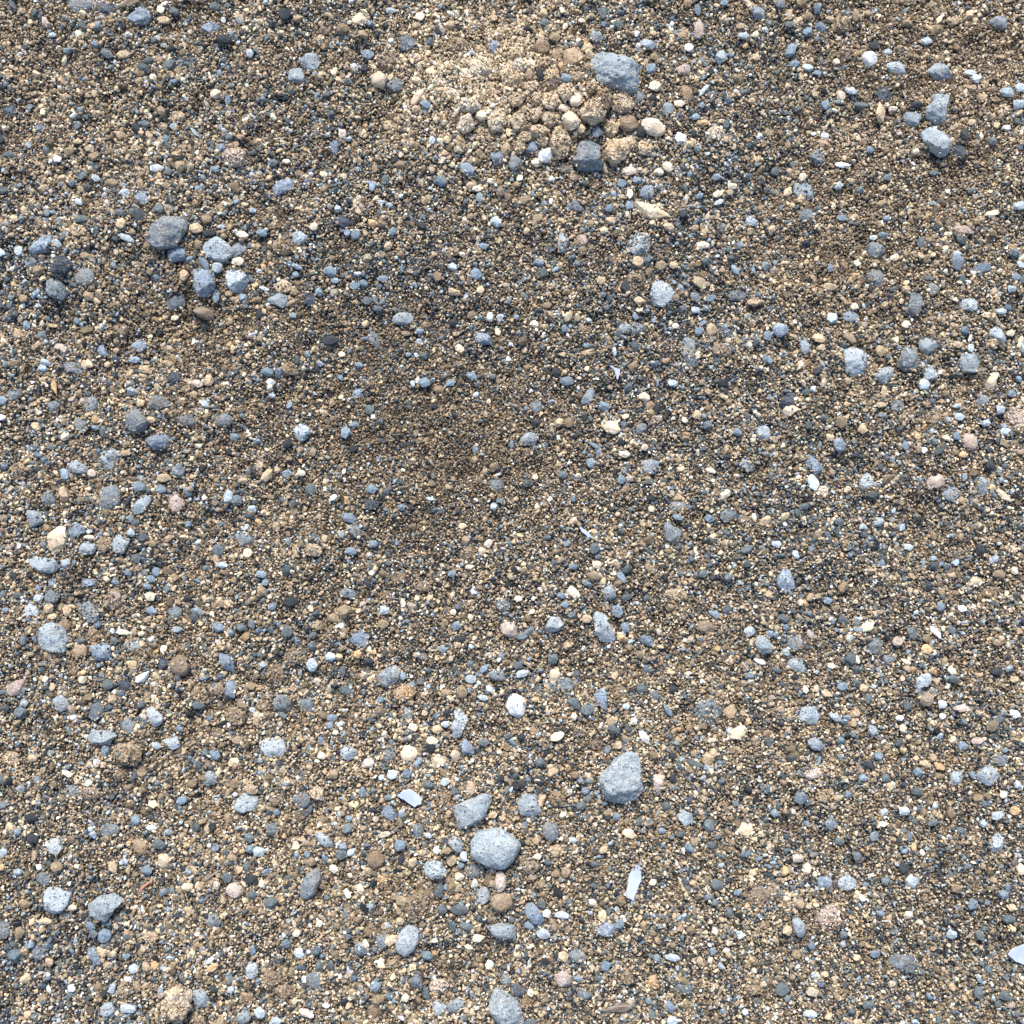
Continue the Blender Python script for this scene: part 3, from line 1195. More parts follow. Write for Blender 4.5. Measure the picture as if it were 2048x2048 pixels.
P 315,930 390,900 520,960 500,1030 450,1100 410,1105 350,1050 315,990 laP
P 660,1040 740,980 850,960 920,1010 860,1060 800,1150 700,1140 655,1090 laP
1770 920 120 100 25 krP
550 1050 75 50 -15 pa
690 1185 100 75 20 br
800 1260 100 95 0 br
815 1175 90 40 0 ba
715 1245 80 70 0 ga
P 650,1360 700,1345 740,1400 765,1470 730,1485 680,1440 baP
125 1400 100 90 0 br
230 1325 80 65 0 br
770 1380 90 60 50 ta
305 1380 120 120 0 gru
30 1220 130 90 90 gru
1015 1510 80 75 0 lr
965 1595 55 45 0 wa
545 1655 60 55 20 wa
850 1660 90 55 -75 la
940 1680 150 110 90 nc
1040 1650 100 70 90 nr
P 1270,1700 1350,1650 1430,1700 1420,1830 1350,1900 1240,1900 1230,1800 tcP
1515 1745 130 90 65 laP
815 1820 110 95 0 lrP
975 1810 140 70 5 laP
1745 1670 70 65 0 la
1900 1530 120 90 90 lr
1140 1280 110 80 0 tc
1600 1150 100 100 0 gru
1720 820 80 80 0 ga
1890 610 80 80 0 ba
1885 520 90 90 0 gr
1895 830 110 80 0 da
1910 950 90 70 0 ga
330 840 110 90 0 ga
300 745 55 45 80 wa
1240 930 100 60 -40 br
240 370 100 70 0 da
140 480 70 70 0 ba
250 530 90 80 0 da
860 750 90 70 80 ta
430 740 90 80 0 nr
750 1650 90 70 90 nr
1840 1880 110 90 -40 gr
1490 1900 100 80 0 nc
1780 110 70 70 0 na
200 1020 90 60 0 nc
155 1240 90 80 80 nr
350 1150 100 50 0 tr
35 635 60 60 0 la
15 740 80 60 90 or
1910 1370 80 50 90 ba
1610 1500 90 50 -25 or
1850 1740 110 90 0 nc
@13
P 1490,300 1560,270 1720,210 1800,230 1780,300 1740,370 1640,420 1530,460 1490,400 laP
1800 605 345 265 5 lrP
1005 345 145 120 -25 ba
515 545 180 75 35 la
P 400,790 470,755 485,830 440,950 380,980 340,960 345,860 grP
30 625 110 85 -15 lrP
350 240 120 110 80 gru
1035 45 110 80 0 la
1145 40 70 70 0 br
1300 120 80 60 0 gr
1430 100 70 60 0 lr
1090 575 95 95 0 brP
905 690 120 115 0 nrP
1360 770 160 115 10 laP
1510 580 120 85 55 la
1570 660 90 60 80 lr
1255 640 80 70 0 ta
1230 470 110 90 -60 ga
1300 505 55 45 20 la
1410 240 130 80 0 nc
1380 920 120 80 -75 gr
1540 815 90 80 0 pa
1640 770 120 110 0 gru
1720 960 120 105 -60 la
1855 1010 130 150 90 nrP
1845 860 150 80 90 kr
1480 690 80 80 0 ta
1440 620 90 60 0 nc
960 850 110 110 0 oc
1235 1040 260 190 -70 nc
P 1100,1230 1150,1195 1220,1220 1220,1300 1190,1370 1130,1410 1060,1370 1060,1300 lrP
P 1740,1210 1830,1185 1960,1190 2010,1230 1960,1280 1840,1290 1770,1260 laP
1680 1280 90 60 0 pa
1540 1065 130 70 10 ga
1405 1060 90 80 60 ga
945 1480 85 60 80 pa
1765 1480 80 80 0 pr
1345 1395 45 40 0 or
230 1315 85 80 0 ba
330 1390 100 85 20 la
310 1245 75 70 0 pa
830 1325 75 50 80 pr
950 1310 110 90 90 ga
1020 1290 110 80 -50 ta
590 755 85 70 20 pa
120 1600 150 130 80 nc
210 1690 150 110 -20 nc
905 1640 100 85 0 ba
890 1840 110 100 0 na
1130 1725 75 75 0 pa
1205 1610 130 100 80 ga
1285 1700 110 60 70 gr
1500 1790 145 130 0 laP
1385 1820 140 90 50 la
P 1770,1680 1810,1650 1880,1710 1950,1750 1990,1800 2005,1900 1980,1975 1800,1980 1780,1850 1765,1760 laP
1890 1590 110 100 90 ga
1985 1670 120 85 80 dr
35 1840 90 80 0 lr
160 1900 100 60 0 la
120 470 110 90 -70 ga
160 330 60 50 0 ba
480 1490 110 80 80 gru
440 1600 120 110 60 gru
790 1370 120 100 80 ga
460 190 110 100 80 tc
590 45 80 80 0 na
150 240 100 80 0 nc
690 450 90 80 0 gr
700 380 60 60 0 ba
725 630 70 50 -30 la
650 650 80 70 0 ga
390 650 60 50 60 ba
310 655 60 50 -60 br
960 495 120 50 0 pr
480 1170 65 60 0 pa
1090 1150 80 60 0 ta
120 1010 100 80 0 ga
530 1790 70 50 20 wr
380 1840 120 60 20 kru
810 180 80 60 80 ba
920 1740 100 70 -20 na
1370 1640 150 80 0 kc
690 945 90 45 60 pr
1100 680 80 50 -75 dr
885 870 70 50 90 da
1790 350 90 60 -10 ta
1595 1190 110 50 20 ga
@23
P 25,150 50,115 105,110 110,150 127,180 100,205 40,200 laP
165 270 75 65 70 gr
260 305 50 35 0 la
45 68 55 40 0 da
740 212 70 60 60 la
P 600,15 640,15 650,60 630,105 610,100 605,60 ka
500 280 55 35 25 pr
990 260 65 65 0 pa
600 487 40 35 0 pa
P 50,560 90,580 135,630 148,665 130,680 90,660 55,620 baP
75 668 45 40 0 ba
135 705 60 40 20 laP
148 617 40 40 0 wa
8 715 55 25 90 ga
405 685 85 60 15 ba
355 410 50 35 0 ga
345 570 40 35 0 pr
385 630 55 40 80 tr
390 348 50 40 -20 ta
195 350 70 60 0 tc
190 135 65 55 0 nc
295 160 60 50 0 gr
445 205 40 40 0 br
310 95 35 35 0 br
220 905 85 80 80 ka
285 895 50 30 20 ba
310 965 80 50 20 ga
80 955 40 35 80 pa
600 915 65 60 0 oc
735 935 80 50 10 gru
685 805 75 35 10 la
915 775 35 25 0 pa
490 885 60 60 0 nc
640 265 40 35 0 br
1007 85 35 35 0 da
685 40 45 35 90 da
720 280 60 40 0 ga
850 325 55 45 0 gr
840 240 60 50 80 gru
960 530 45 35 0 ba
835 550 40 35 0 ba
865 572 35 35 0 ba
925 615 50 40 80 ga
870 495 60 45 0 gr
1050 550 90 80 0 ncu
580 990 40 35 80 ba
675 1015 50 50 0 ba
685 1075 50 35 0 la
865 695 35 25 80 pr
655 160 50 50 0 gru
60 1000 90 60 90 nc
80 1080 60 30 0 ga
215 625 60 35 0 la
125 580 40 40 0 gr
280 800 80 50 30 gr
400 840 45 45 0 ba
75 420 70 60 0 nc
185 450 50 40 0 na
230 440 50 40 90 nr
110 375 40 30 0 pr
1030 945 80 40 0 nc
28 945 45 70 90 ba
120 150 30 35 0 ta
@33
948 33 105 72 5 laP
1060 72 45 40 80 la
798 45 65 50 90 lru
340 110 45 40 0 ba
635 100 50 40 0 ga
138 125 55 50 0 ba
578 183 55 40 0 la
975 200 65 40 -15 la
920 152 40 35 0 ga
265 240 80 60 20 ga
970 325 85 60 -60 la
240 487 60 55 0 br
335 485 100 65 -10 la
385 372 60 55 90 ga
615 480 90 50 10 la
575 425 45 45 0 da
P 105,650 130,640 155,665 160,700 145,720 125,715 110,690 lrP
82 690 45 40 -60 tr
255 635 110 90 -70 kcu
870 578 45 45 20 ba
1017 505 35 25 90 ba
1022 640 60 40 0 ga
165 812 20 18 0 wr
195 882 35 30 0 la
575 830 130 70 15 gru
895 955 60 45 80 ga
1010 970 55 45 0 ga
180 1045 60 35 0 lr
425 1005 60 35 0 gr
780 705 50 50 30 lru
900 710 55 40 60 ga
320 710 40 35 0 ga
185 755 35 35 0 br
645 655 30 25 0 pr
595 625 50 40 0 pa
1075 430 45 45 0 pa
490 238 40 25 0 pa
655 360 35 25 80 pr
125 383 55 40 0 kr
415 495 35 25 0 br
580 355 35 30 0 ba
25 190 35 35 0 ba
730 30 55 40 0 na
895 125 50 35 0 nr
1050 180 40 35 0 or
640 15 50 50 0 ba
870 30 40 30 80 ba
405 40 50 40 0 ba
500 40 40 40 0 gr
190 20 70 50 0 kru
240 115 80 60 0 oc
20 530 80 60 80 ncu
775 190 60 40 90 na
455 790 40 30 0 br
375 805 35 30 0 tr
60 940 60 50 0 ga
1000 110 35 35 0 pa
300 310 45 35 0 ga
800 510 50 40 0 nr
700 232 55 30 -10 gr
"""
LABELS = {
0: 'dark blue angular stone with pale specks cut near the top left edge',
1: 'blocky speckled blue-grey stone right of the dark top-edge stone',
2: 'medium-sized blue-grey elongated stone, the nearest of its colour right of the blocky speckled top stone',
3: 'big grey stone, the nearest of its colour left of the dark top-edge stone',
14: 'small tan crumbly clod, the nearest of its colour above the pyramid-shaped left cluster stone',
15: 'pinkish crumbly clod, the nearest of its colour above left of the long rough blue stone',
19: 'medium-sized blue-grey stone, the nearest of its colour above left of the pyramid-shaped left cluster stone',
20: 'large pyramid-shaped speckled grey stone topping the cluster of stones at left',
21: 'long lumpy blue-grey stone lying aslant near the left edge',
22: 'big pale grey stone, the nearest of its colour above right of the blue cluster stone',
23: 'big blue-grey stone, the nearest of its colour below right of the pyramid-shaped left cluster stone',
29: 'medium-sized grey stone, the nearest of its colour above the pale cluster stone',
32: 'brown crumbly clod, the nearest of its colour above left of the pyramid-shaped left cluster stone',
34: 'medium-sized tan elongated clod, the nearest of its colour right of the long blue left stone',
35: 'brown crumbly clod, the nearest of its colour below left of the tall pale top stone',
49: 'small dark slate stone, the nearest of its colour above the long blue left stone',
58: 'small cream stone, the nearest of its colour above the cream-topped pebble',
61: 'tall pale grey speckled stone standing upright beside a pale blue one',
62: 'pale grey stone, the nearest of its colour below left of the tall pale top stone',
63: 'medium-sized blue-grey stone, the nearest of its colour above left of the cream-topped pebble',
65: 'rounded cream-topped pebble with a brown underside below a dark one',
66: 'medium-sized grey stone, the nearest of its colour right of the cream-topped pebble',
67: 'smooth elongated yellowish cream pebble left of the pale clod heap',
69: 'medium-sized brown crumbly clod, the nearest of its colour above the cream-topped pebble',
70: 'medium-sized brown crumbly clod, the nearest of its colour above left of the cream-topped pebble',
71: 'big brown crumbly clod, the nearest of its colour above right of the yellowish cream pebble',
72: 'medium-sized grey stone, the nearest of its colour above right of the cream-topped pebble',
73: 'medium-sized blue-grey stone, the nearest of its colour left of the tan faceted block',
74: 'narrow upright bar-shaped blue-grey stone in the sandy upper middle',
76: 'long rough blue-grey stone lying aslant in the upper left',
78: 'medium-sized blue-grey stone, the second nearest of its colour left of the pinkish white chunk',
79: 'medium-sized blue-grey stone, the nearest of its colour left of the pinkish white chunk',
80: 'medium-sized cream crumbly clod, the nearest of its colour below right of the yellowish cream pebble',
81: 'medium-sized cream crumbly clod, the nearest of its colour above left of the pinkish white chunk',
86: 'medium-sized pale grey stone, the nearest of its colour below the long rough blue stone',
94: 'dark slate stone, the nearest of its colour below right of the long rough blue stone',
99: 'medium-sized brown crumbly clod, the nearest of its colour above the jagged whitish flake stone',
100: 'medium-sized brown crumbly clod, the nearest of its colour right of the tall pale top stone',
101: 'tan crumbly clod, the nearest of its colour above right of the tall pale top stone',
104: 'small tan crumbly clod, the nearest of its colour below left of the yellowish cream pebble',
107: 'brown crumbly clod, the nearest of its colour above right of the tall pale top stone',
109: 'cream crumbly clod, the second nearest of its colour above right of the yellowish cream pebble',
110: 'medium-sized cream clod, the second nearest of its colour above right of the yellowish cream pebble',
111: 'medium-sized cream elongated clod, the second nearest of its colour right of the yellowish cream pebble',
113: 'small cream crumbly clod, the nearest of its colour above right of the yellowish cream pebble',
114: 'small cream crumbly clod, the nearest of its colour right of the yellowish cream pebble',
115: 'medium-sized tan crumbly clod, the nearest of its colour right of the yellowish cream pebble',
116: 'largest grey stone, blocky and speckled, beside the pale clod heap at top',
117: 'rugged upright grey stone at the foot of the pale clod heap',
118: 'faceted tan block left of the largest grey stone',
119: 'medium-sized brown stone, the nearest of its colour above left of the rugged grey heap stone',
122: 'small tan crumbly clod, the nearest of its colour left of the tan faceted block',
125: 'medium-sized tan crumbly clod, the nearest of its colour below left of the tan faceted block',
128: 'small brown crumbly clod, the nearest of its colour below the tan faceted block',
129: 'tan crumbly clod, the nearest of its colour above left of the big round tan clod',
130: 'small cream stone, the nearest of its colour above left of the big round tan clod',
131: 'big crumbly tan clod below the largest grey stone',
132: 'big tan crumbly clod, the nearest of its colour above the smooth brown pebble',
133: 'brown crumbly clod, the nearest of its colour above right of the big round tan clod',
134: 'smooth rounded brown pebble at the right side of the clod heap',
135: 'smooth cream pebble at the right end of the clod heap',
137: 'medium-sized cream stone, the nearest of its colour below left of the big round tan clod',
139: 'medium-sized tan crumbly clod, the nearest of its colour left of the smooth brown pebble',
140: 'big tan crumbly clod, the nearest of its colour right of the rugged grey heap stone',
141: 'medium-sized tan crumbly clod, the nearest of its colour below the smooth brown pebble',
142: 'medium-sized tan crumbly clod, the nearest of its colour below the smooth cream heap pebble',
143: 'pinkish white angular chunk left of the rugged grey heap stone',
144: 'small blue-grey stone, the nearest of its colour above left of the pinkish white chunk',
146: 'medium-sized grey stone, the nearest of its colour left of the pinkish white chunk',
147: 'big tan crumbly clod, the nearest of its colour above right of the pinkish white chunk',
148: 'medium-sized tan crumbly clod, the nearest of its colour left of the pinkish white chunk',
149: 'small tan crumbly clod, the nearest of its colour above the pinkish white chunk',
150: 'small tan crumbly clod, the nearest of its colour above left of the pinkish white chunk',
151: 'medium-sized tan crumbly clod, the nearest of its colour above left of the pinkish white chunk',
152: 'medium-sized tan crumbly clod, the second nearest of its colour right of the yellowish cream pebble',
153: 'medium-sized tan crumbly clod, the nearest of its colour left of the big round tan clod',
154: 'small tan crumbly clod, the third nearest of its colour left of the largest grey stone',
155: 'tan crumbly clod, the third nearest of its colour left of the big round tan clod',
156: 'tan crumbly clod, the nearest of its colour above left of the rugged grey heap stone',
157: 'medium-sized tan elongated clod, the second nearest of its colour above the pinkish white chunk',
158: 'tan crumbly clod, the third nearest of its colour below left of the tan faceted block',
163: 'small brown crumbly clod, the nearest of its colour above the big round tan clod',
165: 'medium-sized tan crumbly clod, the second nearest of its colour right of the cream-topped pebble',
166: 'medium-sized cream crumbly clod, the nearest of its colour left of the tan faceted block',
167: 'medium-sized tan crumbly clod, the nearest of its colour above right of the yellowish cream pebble',
168: 'pale bluish-white oval pebble just right of the largest grey stone',
169: 'medium-sized grey stone, the nearest of its colour above right of the tan faceted block',
174: 'medium-sized pinkish stone, the nearest of its colour below right of the pale oval top pebble',
179: 'medium-sized brown stone, the nearest of its colour above right of the smooth cream heap pebble',
181: 'pale grey stone, the nearest of its colour above right of the smooth cream heap pebble',
183: 'small grey stone, the nearest of its colour above right of the smooth brown pebble',
185: 'crusty round off-white lump right of the clod heap',
187: 'medium-sized brown stone, the nearest of its colour right of the pale oval top pebble',
188: 'medium-sized pinkish elongated stone, the nearest of its colour right of the pale oval top pebble',
191: 'pale grey elongated stone, the nearest of its colour above left of the white-topped top-right pebble',
194: 'medium-sized pale grey stone, the nearest of its colour right of the pale oval top pebble',
201: 'medium-sized blue-grey stone, the nearest of its colour above the long cream sliver',
203: 'long flat cream sliver of stone lying aslant in the upper middle',
207: 'small grey stone, the nearest of its colour below the rugged grey heap stone',
208: 'squarish pale grey stone embedded in the sand below the long cream sliver',
209: 'medium-sized pale grey stone, the nearest of its colour left of the square pale embedded stone',
213: 'medium-sized pale grey stone, the nearest of its colour below left of the pale triangular stone',
224: 'small brown crumbly clod, the nearest of its colour below the rugged grey heap stone',
227: 'small tan crumbly clod, the nearest of its colour below right of the pinkish white chunk',
231: 'medium-sized brown crumbly clod, the nearest of its colour above left of the white-topped top-right pebble',
232: 'bright white-topped pebble with a cream lower half in the upper right',
234: 'pale grey leaf-shaped stone right of the white-topped pebble',
235: 'long pale tapering stone pointing down right in the upper right',
236: 'upright pale notched stone between a round pale stone and tan soil',
237: 'medium-sized pale grey stone, the nearest of its colour left of the upright pale stone',
238: 'oblong pitted pale blue stone lowest of the pale top-right group',
241: 'pale grey stone, the nearest of its colour above right of the long pale top-right stone',
248: 'medium-sized dark slate stone, the nearest of its colour below left of the pale leaf-shaped stone',
256: 'medium-sized dark slate stone, the nearest of its colour below right of the oblong pitted stone',
258: 'medium-sized grey stone, the nearest of its colour above the pale triangular stone',
259: 'pale whitish-blue triangular stone set flush in the upper right',
260: 'medium-sized grey stone, the nearest of its colour below the pale triangular stone',
267: 'flat pinkish cream sliver lying level near the right edge',
268: 'medium-sized grey stone, the nearest of its colour left of the flat pink-cream sliver',
276: 'medium-sized brown crumbly clod, the nearest of its colour left of the white-topped top-right pebble',
292: 'medium-sized grey stone, the nearest of its colour below left of the long blue left stone',
293: 'medium-sized dark slate stone, the nearest of its colour above the lumpy grey left stone',
294: 'medium-sized grey stone, the nearest of its colour right of the lumpy grey left stone',
295: 'lumpy grey stone with a pale top near the left edge',
300: 'rounded blue stone at the bottom of the left cluster',
301: 'pale speckled stone right of the blue stone in the left cluster',
304: 'medium-sized grey stone, the nearest of its colour left of the brown oval pebble',
305: 'brown oval pebble casting shade below the blue cluster stone',
311: 'medium-sized blue-grey stone, the nearest of its colour below left of the brown oval pebble',
312: 'medium-sized blue-grey stone, the nearest of its colour above left of the dark triangular left stone',
320: 'small grey stone, the nearest of its colour above left of the small pale left slab',
322: 'big grey stone, the nearest of its colour above right of the dark triangular left stone',
323: 'dark grey triangular stone above the violet-blue wavy stone',
324: 'medium-sized grey stone, the nearest of its colour above the small pale left slab',
325: 'violet-blue wavy-edged flat stone in the left part',
326: 'long slanted greenish-grey slab below left of the violet-blue stone',
327: 'small clean pale blue slab left of the slanted greenish slab',
330: 'medium-sized grey stone, the nearest of its colour right of the violet-blue wavy stone',
331: 'medium-sized grey stone, the nearest of its colour above right of the violet-blue wavy stone',
332: 'medium-sized grey stone, the nearest of its colour left of the dark triangular left stone',
337: 'medium-sized grey stone, the nearest of its colour above the pinkish angular stone',
340: 'medium-sized grey stone, the nearest of its colour above the tall pinkish white stone',
341: 'medium-sized pale grey elongated stone, the nearest of its colour left of the pinkish angular stone',
342: 'big grey stone, the nearest of its colour below the slanted greenish slab',
343: 'pinkish pale angular stone in the left middle of the photo',
346: 'small brown crumbly clod, the nearest of its colour left of the small pale left slab',
350: 'grey elongated stone, the nearest of its colour above left of the dark triangular left stone',
351: 'dark slate stone, the nearest of its colour above right of the dark triangular left stone',
352: 'medium-sized grey stone, the second nearest of its colour above left of the slanted greenish slab',
353: 'brown crumbly clod, the nearest of its colour below right of the lumpy grey left stone',
355: 'small brown crumbly clod, the nearest of its colour above the small pale left slab',
358: 'jagged whitish grey flake-like stone right of the left cluster',
361: 'tan crumbly clod, the nearest of its colour above right of the jagged whitish flake stone',
367: 'medium-sized dark slate stone, the nearest of its colour right of the jagged whitish flake stone',
376: 'smooth pale grey oval stone lying alone above the centre',
382: 'small bean-shaped white pebble above the centre',
384: 'medium-sized blue-grey stone, the nearest of its colour below the small white bean',
385: 'medium-sized grey stone, the nearest of its colour below left of the smooth pale oval stone',
392: 'medium-sized brown crumbly clod, the nearest of its colour above the rough blue-white stone',
402: 'medium-sized blue-grey stone, the nearest of its colour above right of the rough blue-white stone',
406: 'rough pale blue stone above a dark one, left of centre',
412: 'small grey stone, the nearest of its colour below left of the lilac-white wedge stone',
415: 'dark mottled oval stone near the centre of the photo',
427: 'rough diamond-shaped blue-grey stone in the upper middle right',
428: 'round brown clod left of the diamond blue-grey stone',
437: 'small grey stone, the nearest of its colour right of the diamond blue-grey stone',
440: 'medium-sized grey elongated stone, the nearest of its colour above right of the ragged mottled stone',
442: 'flat whitish stone flush with the sand below the diamond stone',
447: 'ragged dark mottled stone left of a smooth cream pebble',
448: 'medium-sized brown crumbly clod, the nearest of its colour right of the ragged mottled stone',
456: 'pale grey wedge-shaped stone near the centre',
459: 'small grey stone, the nearest of its colour above the lilac-white wedge stone',
463: 'lilac-white wedge stone with a dark underside at the centre',
464: 'bright cream irregular stone right of the centre',
468: 'pale grey stone, the nearest of its colour below right of the bright cream patch stone',
470: 'medium-sized grey stone, the nearest of its colour right of the bright cream patch stone',
471: 'pale blue bar slanting down right, right of the centre',
476: 'medium-sized pale grey stone, the nearest of its colour above right of the slanting pale bar',
487: 'medium-sized grey stone, the nearest of its colour above the pitted charcoal stone',
491: 'medium-sized blue-grey stone, the nearest of its colour below the flat pink-cream sliver',
492: 'medium-sized grey stone, the nearest of its colour above left of the long dark hollow stone',
493: 'long dark grey stone with a black shadow on its right side',
494: 'small grey stone, the nearest of its colour above right of the long dark hollow stone',
500: 'medium-sized pale grey stone, the nearest of its colour above left of the curved tan fragment',
501: 'curved tan crust fragment near the right edge',
503: 'medium-sized pale grey stone, the nearest of its colour below right of the curved tan fragment',
506: 'small tan elongated clod, the nearest of its colour below the curved tan fragment',
507: 'flat five-sided pale stone with crisp edges toward the right',
508: 'big grey stone, the nearest of its colour below left of the five-sided pale stone',
509: 'big rounded pale pitted stone in the right part',
510: 'pale grey stone, the nearest of its colour below right of the big round pale stone',
511: 'medium-sized pale grey stone, the nearest of its colour below the five-sided pale stone',
513: 'medium-sized pale grey stone, the nearest of its colour above the big round pale stone',
515: 'medium-sized blue-grey stone, the nearest of its colour left of the big round pale stone',
516: 'medium-sized pale grey stone, the nearest of its colour left of the big round pale stone',
520: 'brown crumbly clod, the nearest of its colour below right of the long dark hollow stone',
522: 'bright blue-white ragged lump near the right edge',
526: 'smooth peach-coloured pointed splinter near the right edge',
527: 'small pale grey stone, the nearest of its colour below left of the peach splinter',
530: 'large flat tan-pink clod at the right edge',
535: 'medium-sized grey stone, the nearest of its colour below right of the big round pale stone',
536: 'dark slate splintered bar behind a cream oblong pebble',
537: 'medium-sized cream elongated stone, the nearest of its colour below the dark splintered bar',
538: 'medium-sized brown crumbly clod, the nearest of its colour below left of the bright blue-white lump',
541: 'small blue-grey stone, the nearest of its colour above right of the rugged slate-blue stone',
542: 'rugged slate-blue stone in the right middle of the photo',
543: 'medium-sized pale grey stone, the nearest of its colour right of the rugged slate-blue stone',
544: 'medium-sized pinkish stone, the nearest of its colour left of the cream pointed sliver',
545: 'medium-sized pale grey stone, the nearest of its colour left of the cream pointed sliver',
546: 'medium-sized pinkish stone, the nearest of its colour below left of the tan right-edge clod',
547: 'medium-sized grey stone, the nearest of its colour above left of the cream pointed sliver',
551: 'narrow pointed cream sliver toward the right edge',
552: 'small cream crumbly clod, the nearest of its colour below the rugged slate-blue stone',
565: 'pale grey stone, the nearest of its colour above left of the tall pinkish white stone',
566: 'tall pointed-oval pinkish white stone near the left edge',
567: 'medium-sized blue-grey stone, the nearest of its colour right of the tall pinkish white stone',
568: 'medium-sized pale grey stone, the nearest of its colour right of the tall pinkish white stone',
570: 'medium-sized brown crumbly clod, the nearest of its colour right of the tall pinkish white stone',
571: 'medium-sized pale grey stone, the nearest of its colour below left of the pinkish angular stone',
572: 'pale blue flat slab slanting slightly near the left edge',
580: 'medium-sized blue-grey elongated stone, the nearest of its colour above the grey fin-shaped stone',
584: 'medium-sized grey stone, the nearest of its colour below the pale slanting left slab',
585: 'pale grey stone, the nearest of its colour above left of the big pale left stone',
586: 'grey fin-shaped triangular stone embedded left of a reddish clod',
587: 'big pale blue pitted stone near the left edge',
588: 'blue-grey half-round stone right of a yellowish pebble',
589: 'yellowish tan smooth pebble between two blue-grey stones at left',
591: 'medium-sized brown crumbly clod, the nearest of its colour above left of the blue half-round stone',
592: 'small grey stone, the nearest of its colour right of the blue half-round stone',
594: 'round olive-grey sand-dusted pebble in the lower left quarter',
595: 'small dark slate stone, the nearest of its colour left of the round olive-grey pebble',
596: 'deep blue pointed stone above a narrow blue one',
597: 'medium-sized blue-grey elongated stone, the nearest of its colour below the deep blue pointed stone',
601: 'medium-sized grey stone, the nearest of its colour above right of the blue half-round stone',
606: 'medium-sized dark slate stone, the nearest of its colour below right of the blue half-round stone',
610: 'pale grey stone, the nearest of its colour above left of the light blue ragged slab',
613: 'medium-sized grey stone, the nearest of its colour above the light blue ragged slab',
614: 'pale kite-shaped stone above a round pale blue one, lower left',
615: 'medium-sized grey stone, the nearest of its colour left of the pale kite-shaped stone',
616: 'light blue ragged flat slab in the lower left',
617: 'medium-sized pale grey stone, the nearest of its colour below right of the pale kite-shaped stone',
619: 'large lumpy light-brown clod below the light blue ragged slab',
620: 'medium-sized tan crumbly clod, the nearest of its colour left of the light blue ragged slab',
621: 'medium-sized brown crumbly clod, the nearest of its colour above right of the grey fin-shaped stone',
623: 'brown crumbly clod, the nearest of its colour above left of the pale blue boulder slab',
638: 'medium-sized grey stone, the nearest of its colour below left of the rough blue-white stone',
640: 'medium-sized brown stone, the nearest of its colour above right of the big pale left stone',
647: 'medium-sized grey stone, the nearest of its colour below left of the dark mottled oval',
656: 'small grey stone, the nearest of its colour above the small white cube',
659: 'tiny white cube-like pebble below left of centre',
665: 'medium-sized blue-grey stone, the nearest of its colour below right of the small white cube',
666: 'grey teardrop-shaped stone left of the upright white pebble',
675: 'small brown crumbly clod, the nearest of its colour above the grey teardrop stone',
676: 'small brown crumbly clod, the nearest of its colour above right of the small white cube',
677: 'flat peach-cream stone below the centre',
684: 'small grey stone, the nearest of its colour above left of the upright white pebble',
689: 'medium-sized orange-tan crumbly clod, the nearest of its colour below right of the grey teardrop stone',
694: 'medium-sized grey stone, the nearest of its colour above the pale blue boulder slab',
695: 'medium-sized grey stone, the nearest of its colour above right of the pale blue boulder slab',
697: 'small brown crumbly clod, the nearest of its colour above the pale blue boulder slab',
700: 'long crooked pale blue stone left below the upright white pebble',
702: 'medium-sized blue-grey stone, the nearest of its colour below the pale blue crooked stone',
706: 'round peach-coloured disc-like pebble in the lower middle',
707: 'medium-sized cream stone, the nearest of its colour right of the round peach disc',
709: 'small grey stone, the nearest of its colour left of the round peach disc',
710: 'broad pale blue slab in the lower left middle',
711: 'pale blue egg-shaped stone right of the broad pale slab',
715: 'small grey stone, the nearest of its colour above the round peach disc',
716: 'medium-sized brown crumbly clod, the nearest of its colour below left of the small white cube',
717: 'medium-sized brown crumbly clod, the nearest of its colour right of the deep blue pointed stone',
718: 'medium-sized tan crumbly clod, the nearest of its colour below left of the dark mottled oval',
720: 'small grey stone, the nearest of its colour above the flat peach stone',
722: 'medium-sized brown crumbly clod, the nearest of its colour above left of the flat peach stone',
723: 'clean upright oval white pebble, brightest stone below the centre',
724: 'small light grey wedge pebble left of the long two-part stone',
725: 'long pale blue stone widening downward, right below centre',
726: 'medium-sized pale grey stone, the nearest of its colour above the long two-part stone',
727: 'small blue-grey stone, the nearest of its colour above right of the long two-part stone',
730: 'blue-grey wedge stone to the right of the long two-part stone',
733: 'pitted charcoal round stone with a blue chip on top',
737: 'medium-sized grey stone, the nearest of its colour below the slanting pale bar',
751: 'medium-sized tan crumbly clod, the nearest of its colour above left of the dull brown pebble',
754: 'dull brown half-buried pebble right of centre in the lower half',
756: 'pale blue angular stone above a white splinter toward the right',
763: 'notched yellow-cream pebble above right of the upright white pebble',
764: 'medium-sized grey stone, the nearest of its colour below right of the notched yellow-cream pebble',
766: 'blue crescent-shaped stone left of a round brown clod',
767: 'medium-sized brown crumbly clod, the nearest of its colour above right of the blue crescent stone',
770: 'broad grey sandy stone embedded in the lower right middle',
771: 'cream elongated stone, the nearest of its colour below right of the broad embedded grey stone',
777: 'large pale grey shield-shaped stone right below the centre',
780: 'small brown crumbly clod, the nearest of its colour above left of the large shield-shaped stone',
793: 'slate-blue pyramid-like stone toward the right in the lower half',
803: 'peach oblong pebble tilted up right near the right edge',
806: 'small brown crumbly clod, the nearest of its colour below the cream pointed sliver',
807: 'small dark slate stone, the nearest of its colour above the white dash pebble',
813: 'tiny smooth pale blue lozenge in the right lower half',
814: 'tiny smooth pink pebble left of the pale blue lozenge',
815: 'medium-sized grey stone, the nearest of its colour left of the white dash pebble',
816: 'narrow bluish-white pebble slanting down right beside a dark stone',
820: 'medium-sized grey stone, the nearest of its colour below right of the tiny pale blue lozenge',
821: 'pale blue ragged stone below the slate pyramid stone',
822: 'medium-sized grey elongated stone, the nearest of its colour above left of the pale tilted brick',
